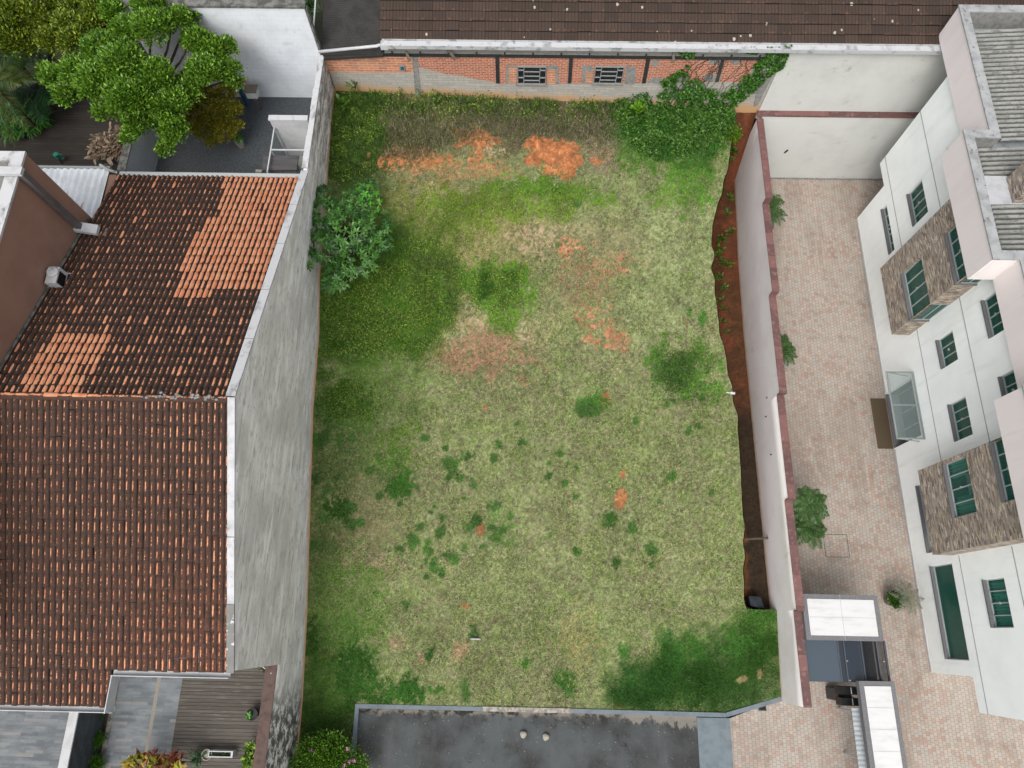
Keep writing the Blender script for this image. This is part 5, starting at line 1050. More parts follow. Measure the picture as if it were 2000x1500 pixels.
OL = [(150, 156, 50), (168, 172, 60), (122, 134, 42), (92, 108, 36), (190, 190, 80)]
HG = [(116, 150, 44), (140, 170, 54), (88, 122, 36), (160, 182, 68), (66, 96, 32)]
DK = [(54, 104, 44), (66, 122, 50), (44, 88, 40), (78, 138, 62), (40, 78, 34)]
# big bright tree over the yards
tb = [(300, 55, 52, 9.0), (345, 40, 36, 8.8), (250, 60, 40, 8.8), (200, 95, 46, 8.6), (150, 140, 40, 8.2), (105, 150, 30, 7.9), (92, 140, 20, 7.8), (130, 185, 30, 7.8), (190, 160, 52, 8.6), (240, 120, 54, 9.0), (250, 190, 56, 8.6), (300, 150, 52, 8.6), (210, 215, 32, 7.8), (275, 240, 40, 7.8), (330, 205, 50, 8.2), (385, 80, 36, 8.4), (375, 35, 20, 8.4), (410, 100, 40, 8.2), (440, 95, 28, 8.0), (445, 140, 34, 7.9), (400, 140, 44, 8.2), (462, 160, 16, 7.6), (340, 255, 34, 7.6), (325, 290, 20, 7.2), (365, 175, 40, 8.0), (220, 20, 30, 8.8), (290, 10, 40, 9.0), (250, 270, 16, 7.4)]
plant("garden_tree", "large bright green tree spreading over the white yard walls", "tree", (-14.6, 17.6, 4.3), tb, 7200, 9, .115, .062, BR, trunk=.16, cl_r=1.35, zsq=.65)
mb = MB()
bt = thing("bare_branch", Pz(290, 40, 9.2), "pale leafless twigs poking out of the bright tree against the white wall", "branches")
for a, b in (((290, 0), (300, 60)), ((298, 30), (275, 10)), ((268, 78), (300, 78)), ((298, 40), (330, 12)), ((300, 78), (310, 85)), ((285, 20), (292, 75)), ((300, 76), (318, 70))): branch_mesh(mb, Pz(*a, 9.3), Pz(*b, 9.1), .022, .01, .2)
mb.build("twigs", M['wood_grey'], bt)
plant("olive_bush", "rounded olive-yellow bush on the gravel in front of the bright tree", "bush", (*Pz(425, 235, 4.5)[:2], 4.5), [(425, 225, 44, 5.9), (400, 190, 30, 6.1), (440, 185, 28, 6.0), (455, 215, 24, 5.9), (400, 250, 34, 5.7), (440, 260, 28, 5.6), (380, 225, 26, 5.9), (415, 280, 14, 5.3), (465, 245, 14, 5.6), (370, 190, 20, 6.2)], 3000, 9, .065, .036, OL, trunk=.065, cl_r=1.6)
hb = [(10+42*i+10*(j % 2), -6+29*j, 36, 8.1+.25*math.sin(i*1.7+j)) for i in range(-1, 6) for j in range(-1, 4) if not (i > 3 and j > 2)]
plant("hedge", "tall yellow-green leafy hedge in the far corner of the timber yard", "hedge", (-19, 19.5, 4.3), hb, 7000, 11, .11, .06, HG, trunk=.10, cl_r=1.7)
for k, (bl, lb_) in enumerate((([(340, -6, 26, 6.8), (400, -4, 26, 6.8), (450, -2, 24, 6.6)], "dark leafy tree behind the white block wall, left of the two"), ([(500, -4, 26, 6.9), (560, -2, 28, 7.0), (596, 8, 15, 6.8), (535, -6, 30, 6.9)], "dark leafy tree behind the right end of the white block wall"))):
    plant("dark_tree", lb_, "tree", (*Pz(bl[0][0]+30, -20, 4.2)[:2], 4.2), bl, 420, 10, .26, .06, DK, "dark trees beyond the white wall", trunk=.09, jit=.8)
# palms, strap leaves, dried plant, spiky plant
def frond(o, az, el, L, nl, lw, droop, wl, cols):
    """arching frond of paired leaflets"""
    s = np.linspace(0, 1, nl); h = np.array([math.cos(az), math.sin(az), 0]); x = L*s*math.cos(el); z = L*(s*math.sin(el)-droop*s*s)
    P = np.array(o)[None]+h[None]*x[:, None]+np.array([0, 0, 1.])[None]*z[:, None]; T = unit(np.gradient(P, axis=0)); sd = np.array([-math.sin(az), math.cos(az), 0.])
    Ls = lw*(np.sin(np.pi*(s*.86+.1)))[:, None]; Vs = []; Cs = []
    for g in (-1, 1):
        d = unit(T*.55+sd[None]*g*.9+np.array([0, 0, -.25])+rng.normal(0, .07, (nl, 3))); tip = P+d*Ls; wv = unit(np.cross(d, np.array([0, 0, 1.])))*wl
        Vs.append(np.stack([P, P+d*Ls*.4+wv, tip, P+d*Ls*.4-wv], 1)); c = np.array(cols, float)[rng.integers(0, len(cols), nl)]*rng.uniform(.85, 1.15, (nl, 1)); Cs.append(np.repeat(lin(c), 4, 0))
    rw = .012; V = np.stack([P[:-1]+sd*rw, P[:-1]-sd*rw, P[1:]-sd*rw*.6, P[1:]+sd*rw*.6], 1); Vs.append(V); Cs.append(np.repeat(lin(np.array([cols[0]]*(nl-1))), 4, 0))
    return np.concatenate([v.reshape(-1, 3) for v in Vs]), np.concatenate(Cs)
def palm(name, label, base, top, nf, L, cols, group=None, nl=34, lw=.35, droop=.55, tr=.05, el=(.1, .95), wl=.013, azr=None, cat="palm"):
    t_ = thing(name, base, label, cat, group); Vs = []; Cs = []
    for k in range(nf):
        az = 2*math.pi*k/nf+rng.uniform(-.25, .25) if azr is None else rng.uniform(*azr); v, c = frond(top, az, rng.uniform(*el), L*rng.uniform(.75, 1.1), nl, lw, droop*rng.uniform(.7, 1.2), wl, cols); Vs.append(v); Cs.append(c)
    rawmesh("fronds", np.concatenate(Vs), 4, M['leaf'], t_, None, np.concatenate(Cs))
    mb = MB(); branch_mesh(mb, base, top, tr, tr*.7, .03); mb.build("trunk", M['bark'], t_, smooth=True); return t_
PG = [(36, 82, 40), (48, 96, 46), (30, 70, 34), (60, 108, 50)]; PG2 = [(64, 96, 34), (92, 112, 40), (120, 118, 48), (48, 86, 34)]
for (u, v, z, L, cols, lb_) in ((20, 105, 6.6, 1.9, PG, "dark green palm below the hedge, upper one of the left-edge palms"), (-10, 165, 6.8, 2.0, PG2, "olive-brown tipped palm at the left edge above the strap-leaf plants"), (75, 175, 5.4, 1.5, PG, "low dark palm beside the bright tree above the timber yard")):
    p = Pz(u, v, z); palm("palm_tree", lb_, (p[0], p[1], 4.28), p, 17, L, cols, "palms at the left edge", lw=.5, droop=.6, tr=.08, nl=46, el=(.0, .8))
def strap(name, label, cat, base, n, L, W, cols, group=None, droop=.7, spread=1.0, mat=None, el=(.3, 1.2)):
    t_ = thing(name, base, label, cat, group); az = rng.uniform(0, 2*np.pi, n); e = rng.uniform(*el, n); l = L*rng.uniform(.6, 1.1, n); b = np.array(base)[None]+np.stack([rng.normal(0, .06*spread, n), rng.normal(0, .06*spread, n), np.zeros(n)], 1)
    h = np.stack([np.cos(az)*np.cos(e), np.sin(az)*np.cos(e), np.sin(e)], 1); sd = np.stack([-np.sin(az), np.cos(az), 0*az], 1); Vs = []; w_ = W*rng.uniform(.7, 1.2, n)[:, None]
    prev = b; pw = w_*.7
    for k in range(1, 5):
        s = k/4; cur = b+h*(l*s)[:, None]-np.array([0, 0, 1.])*(l*droop*s*s*.7)[:, None]; cw = w_*(1.05 if k < 3 else (.8 if k == 3 else .08)); Vs.append(np.stack([prev-sd*pw/2, prev+sd*pw/2, cur+sd*cw/2, cur-sd*cw/2], 1)); prev = cur; pw = cw
    c = lin(np.clip(np.array(cols, float)[rng.integers(0, len(cols), n)]*rng.uniform(.8, 1.2, (n, 1)), 0, 255))
    rawmesh("foliage", np.concatenate([v.reshape(-1, 3) for v in Vs]), 4, M['leaf'], t_, None, np.concatenate([np.repeat(c, 4, 0)]*4)); return t_
SL = [(62, 124, 34), (78, 144, 42), (48, 100, 30), (92, 156, 52)]
for i, (u, v, lb_) in enumerate(((18, 225, "strap-leaf clump farthest left above the timber yard"), (50, 215, "strap-leaf clump between its two neighbours under the palms"), (78, 232, "strap-leaf clump at the right end of the row under the palms"), (28, 255, "strap-leaf clump at the lower left corner of the planting"), (58, 250, "lower strap-leaf clump spilling on the dark timber"), (8, 250, "strap-leaf clump cut off by the left edge"))):
    p = Pz(u, v, 4.5); strap("strap_leaf_plant", lb_, "plant", p, 110, .75, .045, SL, "strap-leaf plants below the palms", spread=2)
p = Pz(130, 106, 7.2); strap("spiky_plant", "yellowish spiky rosette between the hedge and the bright tree", "plant", p, 60, .42, .03, [(186, 176, 110), (150, 150, 80), (206, 186, 130)], el=(-.1, .9), droop=.2)
p = Pz(212, 284, 4.9); strap("dried_plant", "heap of dry brown curled leaves beside the yard wall", "dry plant", (p[0], p[1], 4.9), 420, .48, .10, [(176, 154, 130), (152, 130, 108), (128, 106, 84), (194, 172, 148)], spread=4.5, droop=.7, el=(.1, 1.3))
# vacant-lot bush: rosettes of long leaves
def rosettes(Pc, N_, nl, L, W, cols, tilt=.5):
    n = len(Pc); Vs = []; Cs = []; base_c = np.array(cols, float)[rng.integers(0, len(cols), n)]
    for k in range(nl):
        az = 2*np.pi*k/nl*1.0+rng.uniform(0, 2*np.pi, n)*0+np.arange(n)*1.3+rng.normal(0, .15, n)+(.4 if k % 2 else 0); e = rng.normal(.08 if k % 2 else .40, .12, n)
        a = unit(np.cross(N_, np.array([.3, .2, 1.0])+0*N_)); b_ = np.cross(N_, a); r = a*np.cos(az)[:, None]+b_*np.sin(az)[:, None]; D = unit(r*np.cos(e)[:, None]+N_*np.sin(e)[:, None]); S_ = unit(np.cross(D, N_)); U_ = np.cross(S_, D); l = (L*rng.uniform(.75, 1.15, n))[:, None]; w_ = W*l/L
        m = Pc+D*l*.45+U_*0; tip = Pc+D*l-np.array([0, 0, 1.])*l*.12
        Vs.append(np.stack([Pc, m+S_*w_/2, tip, m], 1)); Vs.append(np.stack([Pc, m, tip, m-S_*w_/2], 1)) if 0 else None
        up = U_*w_*.22; Vs[-1] = np.stack([Pc, m+S_*w_/2+up, tip, m-S_*w_/2+up], 1); Cs.append(np.repeat(lin(np.clip(base_c*rng.uniform(.8, 1.18, (n, 1))*np.array([1.04, 1, .86]), 0, 255)), 4, 0))
    return np.concatenate([v.reshape(-1, 3) for v in Vs]), np.concatenate(Cs)
pb = onlot(690, 490); bz = pb[2]
bb_ = pxblob([(680, 450, 62, bz+1.3), (640, 420, 44, bz+1.3), (700, 400, 40, bz+1.3), (735, 440, 36, bz+1.1), (640, 480, 46, bz+1.2), (700, 510, 48, bz+1.1), (660, 540, 34, bz+.9), (630, 380, 24, bz+1.3), (610, 510, 22, bz+1.3), (740, 480, 30, bz+1.0), (715, 370, 26, bz+1.2), (650, 555, 22, bz+.8), (605, 455, 18, bz+1.4)])
B = np.array(bb_); n = 520; k = rng.choice(len(B), n, p=B[:, 3]**2/(B[:, 3]**2).sum()); d = unit(rng.normal(0, 1, (n, 3))); d[:, 2] = np.abs(d[:, 2]); Pc = B[k, :3]+d*(B[k, 3]*rng.uniform(.72, 1.0, n))[:, None]*np.array([1, 1, .8])
lbh = thing("shrub", pb, "large round dark green shrub with star-shaped leaf clusters against the grey wall", "shrub")
V, c = rosettes(Pc, unit(d*.7+np.array([0, 0, 1.])), 9, .20, .062, [(86, 148, 76), (66, 122, 60), (108, 168, 92), (54, 100, 50), (94, 156, 72)]); rawmesh("foliage", V, 4, M['leaf'], lbh, None, c)
mb = MB()
for q in B: branch_mesh(mb, pb, q[:3], .05, .012)
mb.build("stem", M['bark'], lbh, smooth=True)
p0 = onlot(715, 400); Pc = np.array([Pz(u, v, p0[2]+1.7+.1*math.sin(u)) for u, v in ((700, 370), (712, 378), (722, 385), (735, 378), (725, 398), (742, 395), (708, 392), (718, 366), (738, 410))]); g = thing("papaya_seedling", (p0[0], p0[1], p0[2]), "bright green seedling leaves growing through the top of the dark shrub", "plant")
V, c = rosettes(Pc, unit(np.array([[0, 0, 1.]]*len(Pc))+rng.normal(0, .2, (len(Pc), 3))), 9, .17, .06, [(92, 180, 58), (106, 194, 66)]); rawmesh("foliage", V, 4, M['leaf'], g, None, c); mb = MB(); branch_mesh(mb, p0, Pc.mean(0), .02, .01); mb.build("stem", M['bark'], g)
# climbing vine over the brick wall
def wallpts(poly, n, e=.10):
    us = np.array([q[0] for q in poly]); vs_ = np.array([q[1] for q in poly]); out = []
    while len(out) < n:
        u = rng.uniform(us.min(), us.max(), 400); v = rng.uniform(vs_.min(), vs_.max(), 400); ok = inpoly(u, v, poly)
        for a, b in zip(u[ok], v[ok]):
            if fbm(np.array([a]), np.array([b]), 9, 3)[0] > .40: p = Py(a, b, YB-e*rng.uniform(.2, 1.4)); out.append(p)
    return np.array(out[:n])
vine = thing("climbing_vine", (6.5, YB-.1, 4.2), "dark green vine climbing diagonally over the brick wall up to the gutter", "vine")
polys = [([(1322, 92), (1362, 90), (1352, 118), (1336, 112)], 420), ([(1290, 160), (1345, 125), (1350, 138), (1300, 175)], 500), ([(1395, 190), (1440, 165), (1490, 110), (1500, 90), (1546, 90), (1530, 130), (1500, 150), (1470, 180), (1430, 212), (1380, 212)], 2900), ([(1452, 90), (1480, 90), (1478, 104), (1460, 104)], 160), ([(1270, 190), (1320, 165), (1400, 175), (1420, 212), (1260, 212)], 1500), ([(1340, 130), (1380, 165), (1370, 180), (1330, 165)], 160), ([(1200, 195), (1240, 185), (1265, 175), (1275, 212), (1195, 212)], 380)]
Pv = np.concatenate([wallpts(a, b_) for a, b_ in polys]); D = unit(rng.normal(0, 1, (len(Pv), 3))*np.array([1, .4, .8])+np.array([0, -.6, -.5]))
V, c = leaves_at(Pv, D, .105, .08, [(62, 116, 46), (78, 138, 54), (48, 92, 38), (96, 158, 66), (66, 122, 48)], jit=.4); rawmesh("foliage", V, 4, M['leaf'], vine, None, c)
mb = MB()
for a in range(26): u0 = rng.uniform(1280, 1440); pts = [Py(u0+(k*9)*rng.uniform(.7, 1.1), 205-k*11, YB-.03) for k in range(9)]; mb.tube(pts, .008, 5, False)
mb.build("stem", M['bark'], vine)
# forecourt palms
QG = [(70, 108, 48), (88, 128, 60), (54, 88, 40), (104, 142, 72)]
for (u, v, lb_, nf, z, L) in ((1497, 405, "feathery palm by the boundary wall nearest the back wall", 24, 1.5, 1.0), (1522, 682, "palm half hidden behind the boundary wall opposite the middle of the forecourt", 22, 1.3, .9), (1580, 985, "upper head of the palm pair beside the manhole", 20, 2.0, .8), (1578, 1030, "lower head of the palm pair beside the manhole", 20, 1.3, .85)):
    p = Pz(u, v, z); palm("forecourt_palm", lb_, (p[0]-.12, p[1]+.05, 0), p, nf, L, QG, "palms planted along the boundary wall", lw=.26, droop=.5, tr=.05, nl=40, el=(.0, 1.0), wl=.012)
# potted plants
def pot(base, r, h, name, label, mat, group=None):
    t_ = thing(name, base, label, "potted plant", group); MB()._lathe(base, [(r*.7, 0), (r, h), (r*1.05, h), (r*.88, h), (r*.85, h*.86)], 20, None).build("pot", mat, t_); return t_
p = Pz(1735, 1172, .0); o = pot(p, .26, .45, "potted_yucca", "green spiky plant in a round grey pot beside the marble gate canopy", M['concrete'])
B_ = [(p[0], p[1], .5, .2)]; V, c = crown(B_, 120, 6, .10, .06, [(70, 120, 36), (90, 140, 46)]); rawmesh("foliage", V, 4, M['leaf'], o, None, c)
Vs = []; Cs = []
for k in range(11): v_, c_ = frond(np.array([p[0]+.25, p[1]+.02, .9]), 2*math.pi*k/11, rng.uniform(.1, .8), .62, 24, .16, .4, .007, [(128, 142, 112), (104, 124, 88), (150, 156, 128)]); Vs.append(v_); Cs.append(c_)
rawmesh("fronds", np.concatenate(Vs), 4, M['leaf'], o, None, np.concatenate(Cs))
p = Pz(472, 285, 4.5); o = pot(p, .17, .3, "potted_shrub", "broad-leaf plant in a round pot on the gravel", M['stone_white']); V, c = leaves_at(np.repeat(np.array([p+np.array([0, .02, .5])]), 26, 0)+rng.normal(0, .05, (26, 3)), unit(rng.normal(0, 1, (26, 3))*np.array([1, 1, .3])), .26, .16, [(96, 154, 84), (76, 134, 66)]); rawmesh("foliage", V, 4, M['leaf'], o, None, c)
p = Pz(499, 1393, 1.71); o = pot(p, .18, .32, "potted_seedling", "black round pot with a small green seedling on the deck", M['black']); V, c = leaves_at(np.repeat(np.array([p+np.array([-.08, -.05, .38])]), 14, 0), unit(rng.normal(0, 1, (14, 3))*np.array([1, 1, .3])), .13, .07, [(92, 176, 60)]); rawmesh("foliage", V, 4, M['leaf'], o, None, c)
pw = thing("planter_box", Pz(432, 1473, 1.71), "long white rectangular planter box on the deck", "planter"); a = Pz(408, 1466, 2.0); b = Pz(454, 1480, 2.0); mb = MB(); x0, x1, y0, y1 = a[0], b[0], b[1], a[1]
for q in ((x0, x1, y0, y0+.03), (x0, x1, y1-.03, y1), (x0, x0+.03, y0+.03, y1-.03), (x1-.06, x1, y0+.03, y1-.03)): mb.box(*q, 1.71, 2.02)
mb.build("box", M['white_paint'], pw); MB().box(x0+.03, x1-.06, y0+.03, y1-.03, 1.72, 1.93).build("soil", M['wood_dark'], pw)
V, c = leaves_at(np.stack([rng.uniform(x0+.05, x1-.08, 120), rng.uniform(y0+.05, y1-.05, 120), np.full(120, 1.94)], 1), unit(rng.normal(0, 1, (120, 3))+np.array([0, 0, .6])), .07, .03, [(50, 84, 44), (66, 98, 54)]); rawmesh("foliage", V, 4, M['leaf'], pw, None, c)
def small_plant(u, v, z, r, n, L, W, cols, name, label, cat="plant", group=None):
    p = Pz(u, v, z); t_ = thing(name, p, label, cat, group); P = p+rng.normal(0, r*.35, (n, 3))*np.array([1, 1, .3])+np.array([0, 0, .12]); V, c = leaves_at(P, unit((P-p)*np.array([1, 1, .6])+rng.normal(0, .04, (n, 3))), L, W, cols, jit=.3, upb=.1); rawmesh("foliage", V, 4, M['leaf'], t_, None, c); return t_
LT = [(128, 176, 78), (148, 192, 96), (110, 160, 64)]
small_plant(488, 1461, 2.0, .16, 40, .14, .09, LT, "lettuce_plant", "pale green leafy plant at the back end of the dark trough", group="leafy plants by the brown coping")
small_plant(487, 1485, 2.0, .17, 46, .15, .10, LT, "lettuce_plant", "pale green leafy plant at the front end of the dark trough", group="leafy plants by the brown coping")
small_plant(512, 1462, 2.0, .17, 60, .13, .09, LT, "lettuce_plant", "round pale green leafy plant touching the brown coping", group="leafy plants by the brown coping")
small_plant(517, 1407, 2.0, .10, 30, .11, .06, [(70, 150, 60)], "lettuce_plant", "tiny green plant by the brown coping beside the black pot", group="leafy plants by the brown coping")
small_plant(521, 1303, 2.6, .16, 90, .09, .05, [(96, 120, 40), (70, 100, 36)], "corner_plant", "small dull green plant squeezed in the deck corner under the gable")
tr_ = thing("trough", Pz(491, 1475, 1.71), "dark boat-shaped trough with two leafy plants on the deck", "trough"); a = Pz(487, 1460, 1.75); b = Pz(492, 1490, 1.75); mb = MB(); n_ = 10
for s_ in (-1, 1):
    pts = [a+(b-a)*k/n_+np.array([s_*.11*math.sin(math.pi*k/n_), 0, 0]) for k in range(n_+1)]; mb.tube([q+np.array([0, 0, .2]) for q in pts], .015, 6); mb.add([q for q in pts]+[q+np.array([0, 0, .2]) for q in pts], [(k, k+1, n_+2+k, n_+1+k) for k in range(n_)])
mb.build("shell", M['black'], tr_)
p = Pz(386, 1480, 1.9); strap("potted_fern", "dark green fern with thin leaves beside the white planter", "fern", p, 60, .40, .035, [(48, 84, 44), (62, 100, 54)]); MB()._lathe(p+np.array([.3, .1, -.19]), [(.12, 0), (.17, .26), (.15, .26), (.14, .2)], 16, None).build("pot", M['stone_white'], [o for o in bpy.data.objects if o.name == "potted_fern"][0])
crl = thing("croton", Pz(300, 1500, 1.7), "croton bush with red, orange and yellow leaves on the grey terrace", "bush"); Pc = np.array([Pz(u, v, 2.7+rng.uniform(-.2, .2)) for u, v in ((262, 1484), (275, 1478), (288, 1484), (300, 1478), (312, 1482), (325, 1490), (338, 1478), (345, 1492), (270, 1496), (290, 1500), (310, 1502), (330, 1503), (350, 1505), (255, 1498), (300, 1492))])
V, c = rosettes(Pc, unit(np.array([[0, 0, 1.]]*len(Pc))+rng.normal(0, .3, (len(Pc), 3))), 11, .30, .10, [(170, 96, 52), (140, 66, 44), (176, 190, 60), (206, 190, 40), (112, 134, 44), (120, 58, 44)]); V2, c2 = rosettes(Pc+rng.normal(0, .08, Pc.shape), unit(np.array([[0, 0, 1.]]*len(Pc))+rng.normal(0, .3, (len(Pc), 3))), 9, .26, .09, [(196, 170, 48), (150, 160, 50), (150, 80, 50)])
rawmesh("foliage", np.concatenate([V, V2]), 4, M['leaf'], crl, None, np.concatenate([c, c2])); mb = MB(); [branch_mesh(mb, Pz(300, 1500, 1.7), q, .02, .008) for q in Pc]; mb.build("stem", M['bark'], crl)
for (u, v, r, lb_) in ((190, 1391, 12, "small round bush in the bed right under the gutter"), (188, 1444, 14, "middle small round bush in the narrow bed"), (188, 1491, 15, "small round bush in the bed at the bottom edge")):
    plant("bed_bush", lb_, "bush", (*Pz(u, v, 1.6)[:2], 1.6), [(u, v, r, 1.85)], 150, 9, .06, .03, [(76, 134, 34), (94, 154, 42), (60, 112, 30)], "round bushes in the narrow bed", trunk=.02)
# flowering bush at the front-left corner of the lawn
plant("flowering_bush", "bushy green shrub with a few purple flowers in the front corner of the lawn", "bush", onlot(640, 1480), [(610, 1480, 36, .9), (650, 1465, 30, .9), (625, 1450, 20, .8), (680, 1490, 32, .8), (645, 1500, 34, .9), (700, 1500, 22, .6), (585, 1500, 24, .8), (660, 1450, 14, .7)], 900, 11, .085, .045, [(84, 140, 36), (104, 160, 44), (66, 116, 32), (120, 170, 60)], trunk=.05)
fb = [o for o in bpy.data.objects if o.name == "flowering_bush"][0]
for (u, v) in ((608, 1466), (679, 1463), (683, 1487), (691, 1486), (672, 1496)):
    p = Pz(u, v, 1.28); V, c = leaves_at(np.repeat(p[None], 9, 0), unit(rng.normal(0, 1, (9, 3))*np.array([1, 1, .3])), .075, .06, [(196, 140, 214), (176, 120, 200)]); rawmesh("flower", V, 4, M['leaf'], fb, None, c)
# trench weeds and the little bush on its edge
plant("trench_bush", "yellow-green little bush at the back end of the trench", "bush", (*Pz(1430, 275, 3.2)[:2], 3.1), [(1432, 266, 15, 3.9), (1426, 258, 10, 3.9), (1438, 256, 8, 3.9)], 170, 10, .08, .04, [(98, 146, 34), (80, 128, 30), (120, 164, 44)], trunk=.02)
for (u, v, n_) in ((1408, 470, 60), (1406, 488, 40), (1400, 500, 30), (1410, 515, 26), (1404, 545, 34), (1396, 548, 18), (1414, 566, 18), (1404, 590, 26), (1420, 520, 24), (1425, 455, 26), (1418, 420, 24), (1424, 390, 24), (1412, 606, 20), (1408, 630, 22), (1414, 652, 16), (1432, 300, 40), (1426, 318, 30)):
    small_plant(u, v, float(np.interp(v, [300, 480, 700], [2.2, .5, .3])), .14, n_, .18, .06, [(78, 132, 44), (58, 104, 40), (98, 152, 50)], "trench_weed", "leafy weed growing on the red earth of the trench", "weed", "weeds in the trench")
for (u, v, lb_) in ((672, 205, "broad-leaf weed in the back left corner below the grey wall"), (692, 168, "weed sprig against the plaster at the back left corner"), (1245, 215, "bright lime weed in front of the vine")):
    q = onlot(u, v); small_plant(u, v, q[2]+.3, .22, 36, .22, .11, [(124, 186, 52), (106, 168, 48)] if u > 1000 else [(88, 140, 60), (106, 160, 66)], "broadleaf_weed", lb_, "weed", "broad-leaf weeds at the back wall")
for (u, v) in ((992, 571), (1083, 368), (1160, 368)):
    q = onlot(u, v, .05); t_ = thing("star_weed", q, "light green star-shaped weed rosette in the lawn", "weed", "star-shaped weeds in the lawn"); V, c = rosettes(np.array([q+np.array([0, 0, .05])]), np.array([[0, 0, 1.]]), 9, .22, .06, [(128, 176, 96)]); rawmesh("foliage", V, 4, M['leaf'], t_, None, c)
# ------------------------------------------------------------------ turf blades and tall weeds
def blades(x, y, L, W, cols255, lean, zoff=0.0):
    n = len(x); z = lotz(x, y)+zoff; az = rng.uniform(0, 2*np.pi, n); P = np.stack([x, y, z], 1); e = rng.uniform(.1, 1.0, n)*lean
    D = np.stack([np.cos(az)*np.sin(e), np.sin(az)*np.sin(e), np.cos(e)], 1); S_ = np.stack([-np.sin(az), np.cos(az), 0*az], 1)*W[:, None]/2
    V = np.stack([P-S_, P+S_, P+D*L[:, None]], 1).reshape(-1, 3); return V, np.repeat(lin(np.clip(cols255, 0, 255)), 3, 0)
def inlot(x, y, m=.03):
    ok = (x > XW+m) & (x < np.where(y < Y_TR0, XE, edgex(y))-m) & (y < YB-.05)
    return ok & ~((y < -2.46) & (x > -5.6)) & ~((x > 7.1) & (y < -2.46+(x-7.25)*.273+.05))
n = 620000; x = rng.uniform(XW, XE, n); y = rng.uniform(-5.2, YB, n); ok = inlot(x, y); x = x[ok]; y = y[ok]; c, lu = paint(x, y)
soil = (c[:, 0] > c[:, 1]*1.25); kp = ~soil | (rng.random(len(x)) < .12); x = x[kp]; y = y[kp]; c = c[kp]; lu = lu[kp]
c = c*(.84+.70*rng.random((len(x), 1))); dry = rng.random(len(x)) < .12*(1-lu); c[dry] = np.array([178, 160, 124])*(.7+.5*rng.random((dry.sum(), 1))); yel = rng.random(len(x)) < .10; c[yel] *= np.array([1.12, 1.14, .8])
dk = rng.random(len(x)) < .16*(1-lu); c[dk] *= .55
L = .035+.055*lu*rng.random(len(x))+.02*rng.random(len(x)); V, cc = blades(x, y, L, .014+.010*rng.random(len(x)), c, 1.5)
g = rawmesh("grass", V, 3, M['grass'], None, (0, 0, 0), cc); setp(g, "short patchy turf blades covering the vacant lot", "grass", kind="stuff")
def tuft_field(poly_px, n, L, W, cols, name, label, lean=1.1, thr=.4, sc=.5, cat="weeds"):
    P = np.array([lotP(*q) for q in poly_px]); poly = [tuple(q[:2]) for q in P]; x = rng.uniform(P[:, 0].min(), P[:, 0].max(), n*3); y = rng.uniform(P[:, 1].min(), P[:, 1].max(), n*3)
    e = .5*(fbm(x, y, .6, 70)-.5); ok = inpoly(x+e*2+rng.normal(0, .22, len(x)), y+e*2+rng.normal(0, .22, len(x)), poly) & inlot(x, y) & (fbm(x, y, sc, 80) > thr); x = x[ok][:n]; y = y[ok][:n]; m = len(x)
    hgt = fbm(x, y, .45, 90); c = np.array(cols, float)[rng.integers(0, len(cols), m)]*rng.uniform(.75, 1.25, (m, 1)); return blades(x, y, L*(.3+1.1*hgt)*rng.uniform(.5, 1.1, m), W*rng.uniform(.6, 1.2, m), c, lean)
GD = [(78, 116, 46), (98, 138, 56), (60, 94, 38), (124, 150, 76)]; GY = [(138, 130, 100), (166, 154, 124), (110, 116, 74), (94, 120, 62), (188, 176, 148), (92, 104, 56)]; GW = [(88, 132, 44), (108, 154, 52), (68, 108, 38), (130, 170, 66)]
parts_ = [tuft_field([(655, 190), (760, 195), (750, 260), (720, 345), (640, 350)], 9000, .32, .022, GD, "", ""), tuft_field([(745, 195), (1200, 205), (1190, 290), (1080, 262), (960, 262), (900, 280), (800, 312), (740, 300)], 17000, .30, .018, GY, "", "", 1.2, .35), tuft_field([(680, 192), (1250, 204), (1250, 228), (680, 216)], 3500, .38, .025, GD, "", "", .9, .45), tuft_field([(1190, 205), (1440, 213), (1430, 250), (1400, 290), (1330, 262), (1300, 316), (1270, 290), (1230, 250)], 14000, .22, .035, [(68, 122, 50), (84, 144, 56), (52, 98, 40), (104, 160, 66)], "", "", 1.3, .36),
 tuft_field([(625, 590), (700, 560), (780, 470), (870, 480), (895, 560), (860, 640), (800, 690), (640, 680)], 20000, .12, .022, GW, "", "", 1.35, .30), tuft_field([(930, 530), (1000, 530), (1010, 600), (940, 600)], 1500, .22, .02, [(84, 134, 50), (66, 114, 44)], "", "", 1.2), tuft_field([(800, 500), (890, 500), (895, 600), (820, 610)], 2200, .30, .02, [(104, 134, 60), (140, 146, 96), (78, 118, 44)], "", "", 1.3),
 tuft_field([(640, 740), (740, 745), (730, 810), (640, 815)], 2600, .12, .03, GW, "", ""), tuft_field([(1280, 700), (1340, 685), (1370, 740), (1320, 770)], 2600, .12, .028, [(88, 128, 54), (104, 144, 62), (72, 108, 48)], "", "", 1.3, .38)]
g = rawmesh("tall_weeds", np.concatenate([a for a, b_ in parts_]), 3, M['grass'], None, (0, 0, 0), np.concatenate([b_ for a, b_ in parts_])); setp(g, "tall dry grass and lush weeds along the back wall and around the shrub", "weeds", kind="stuff")
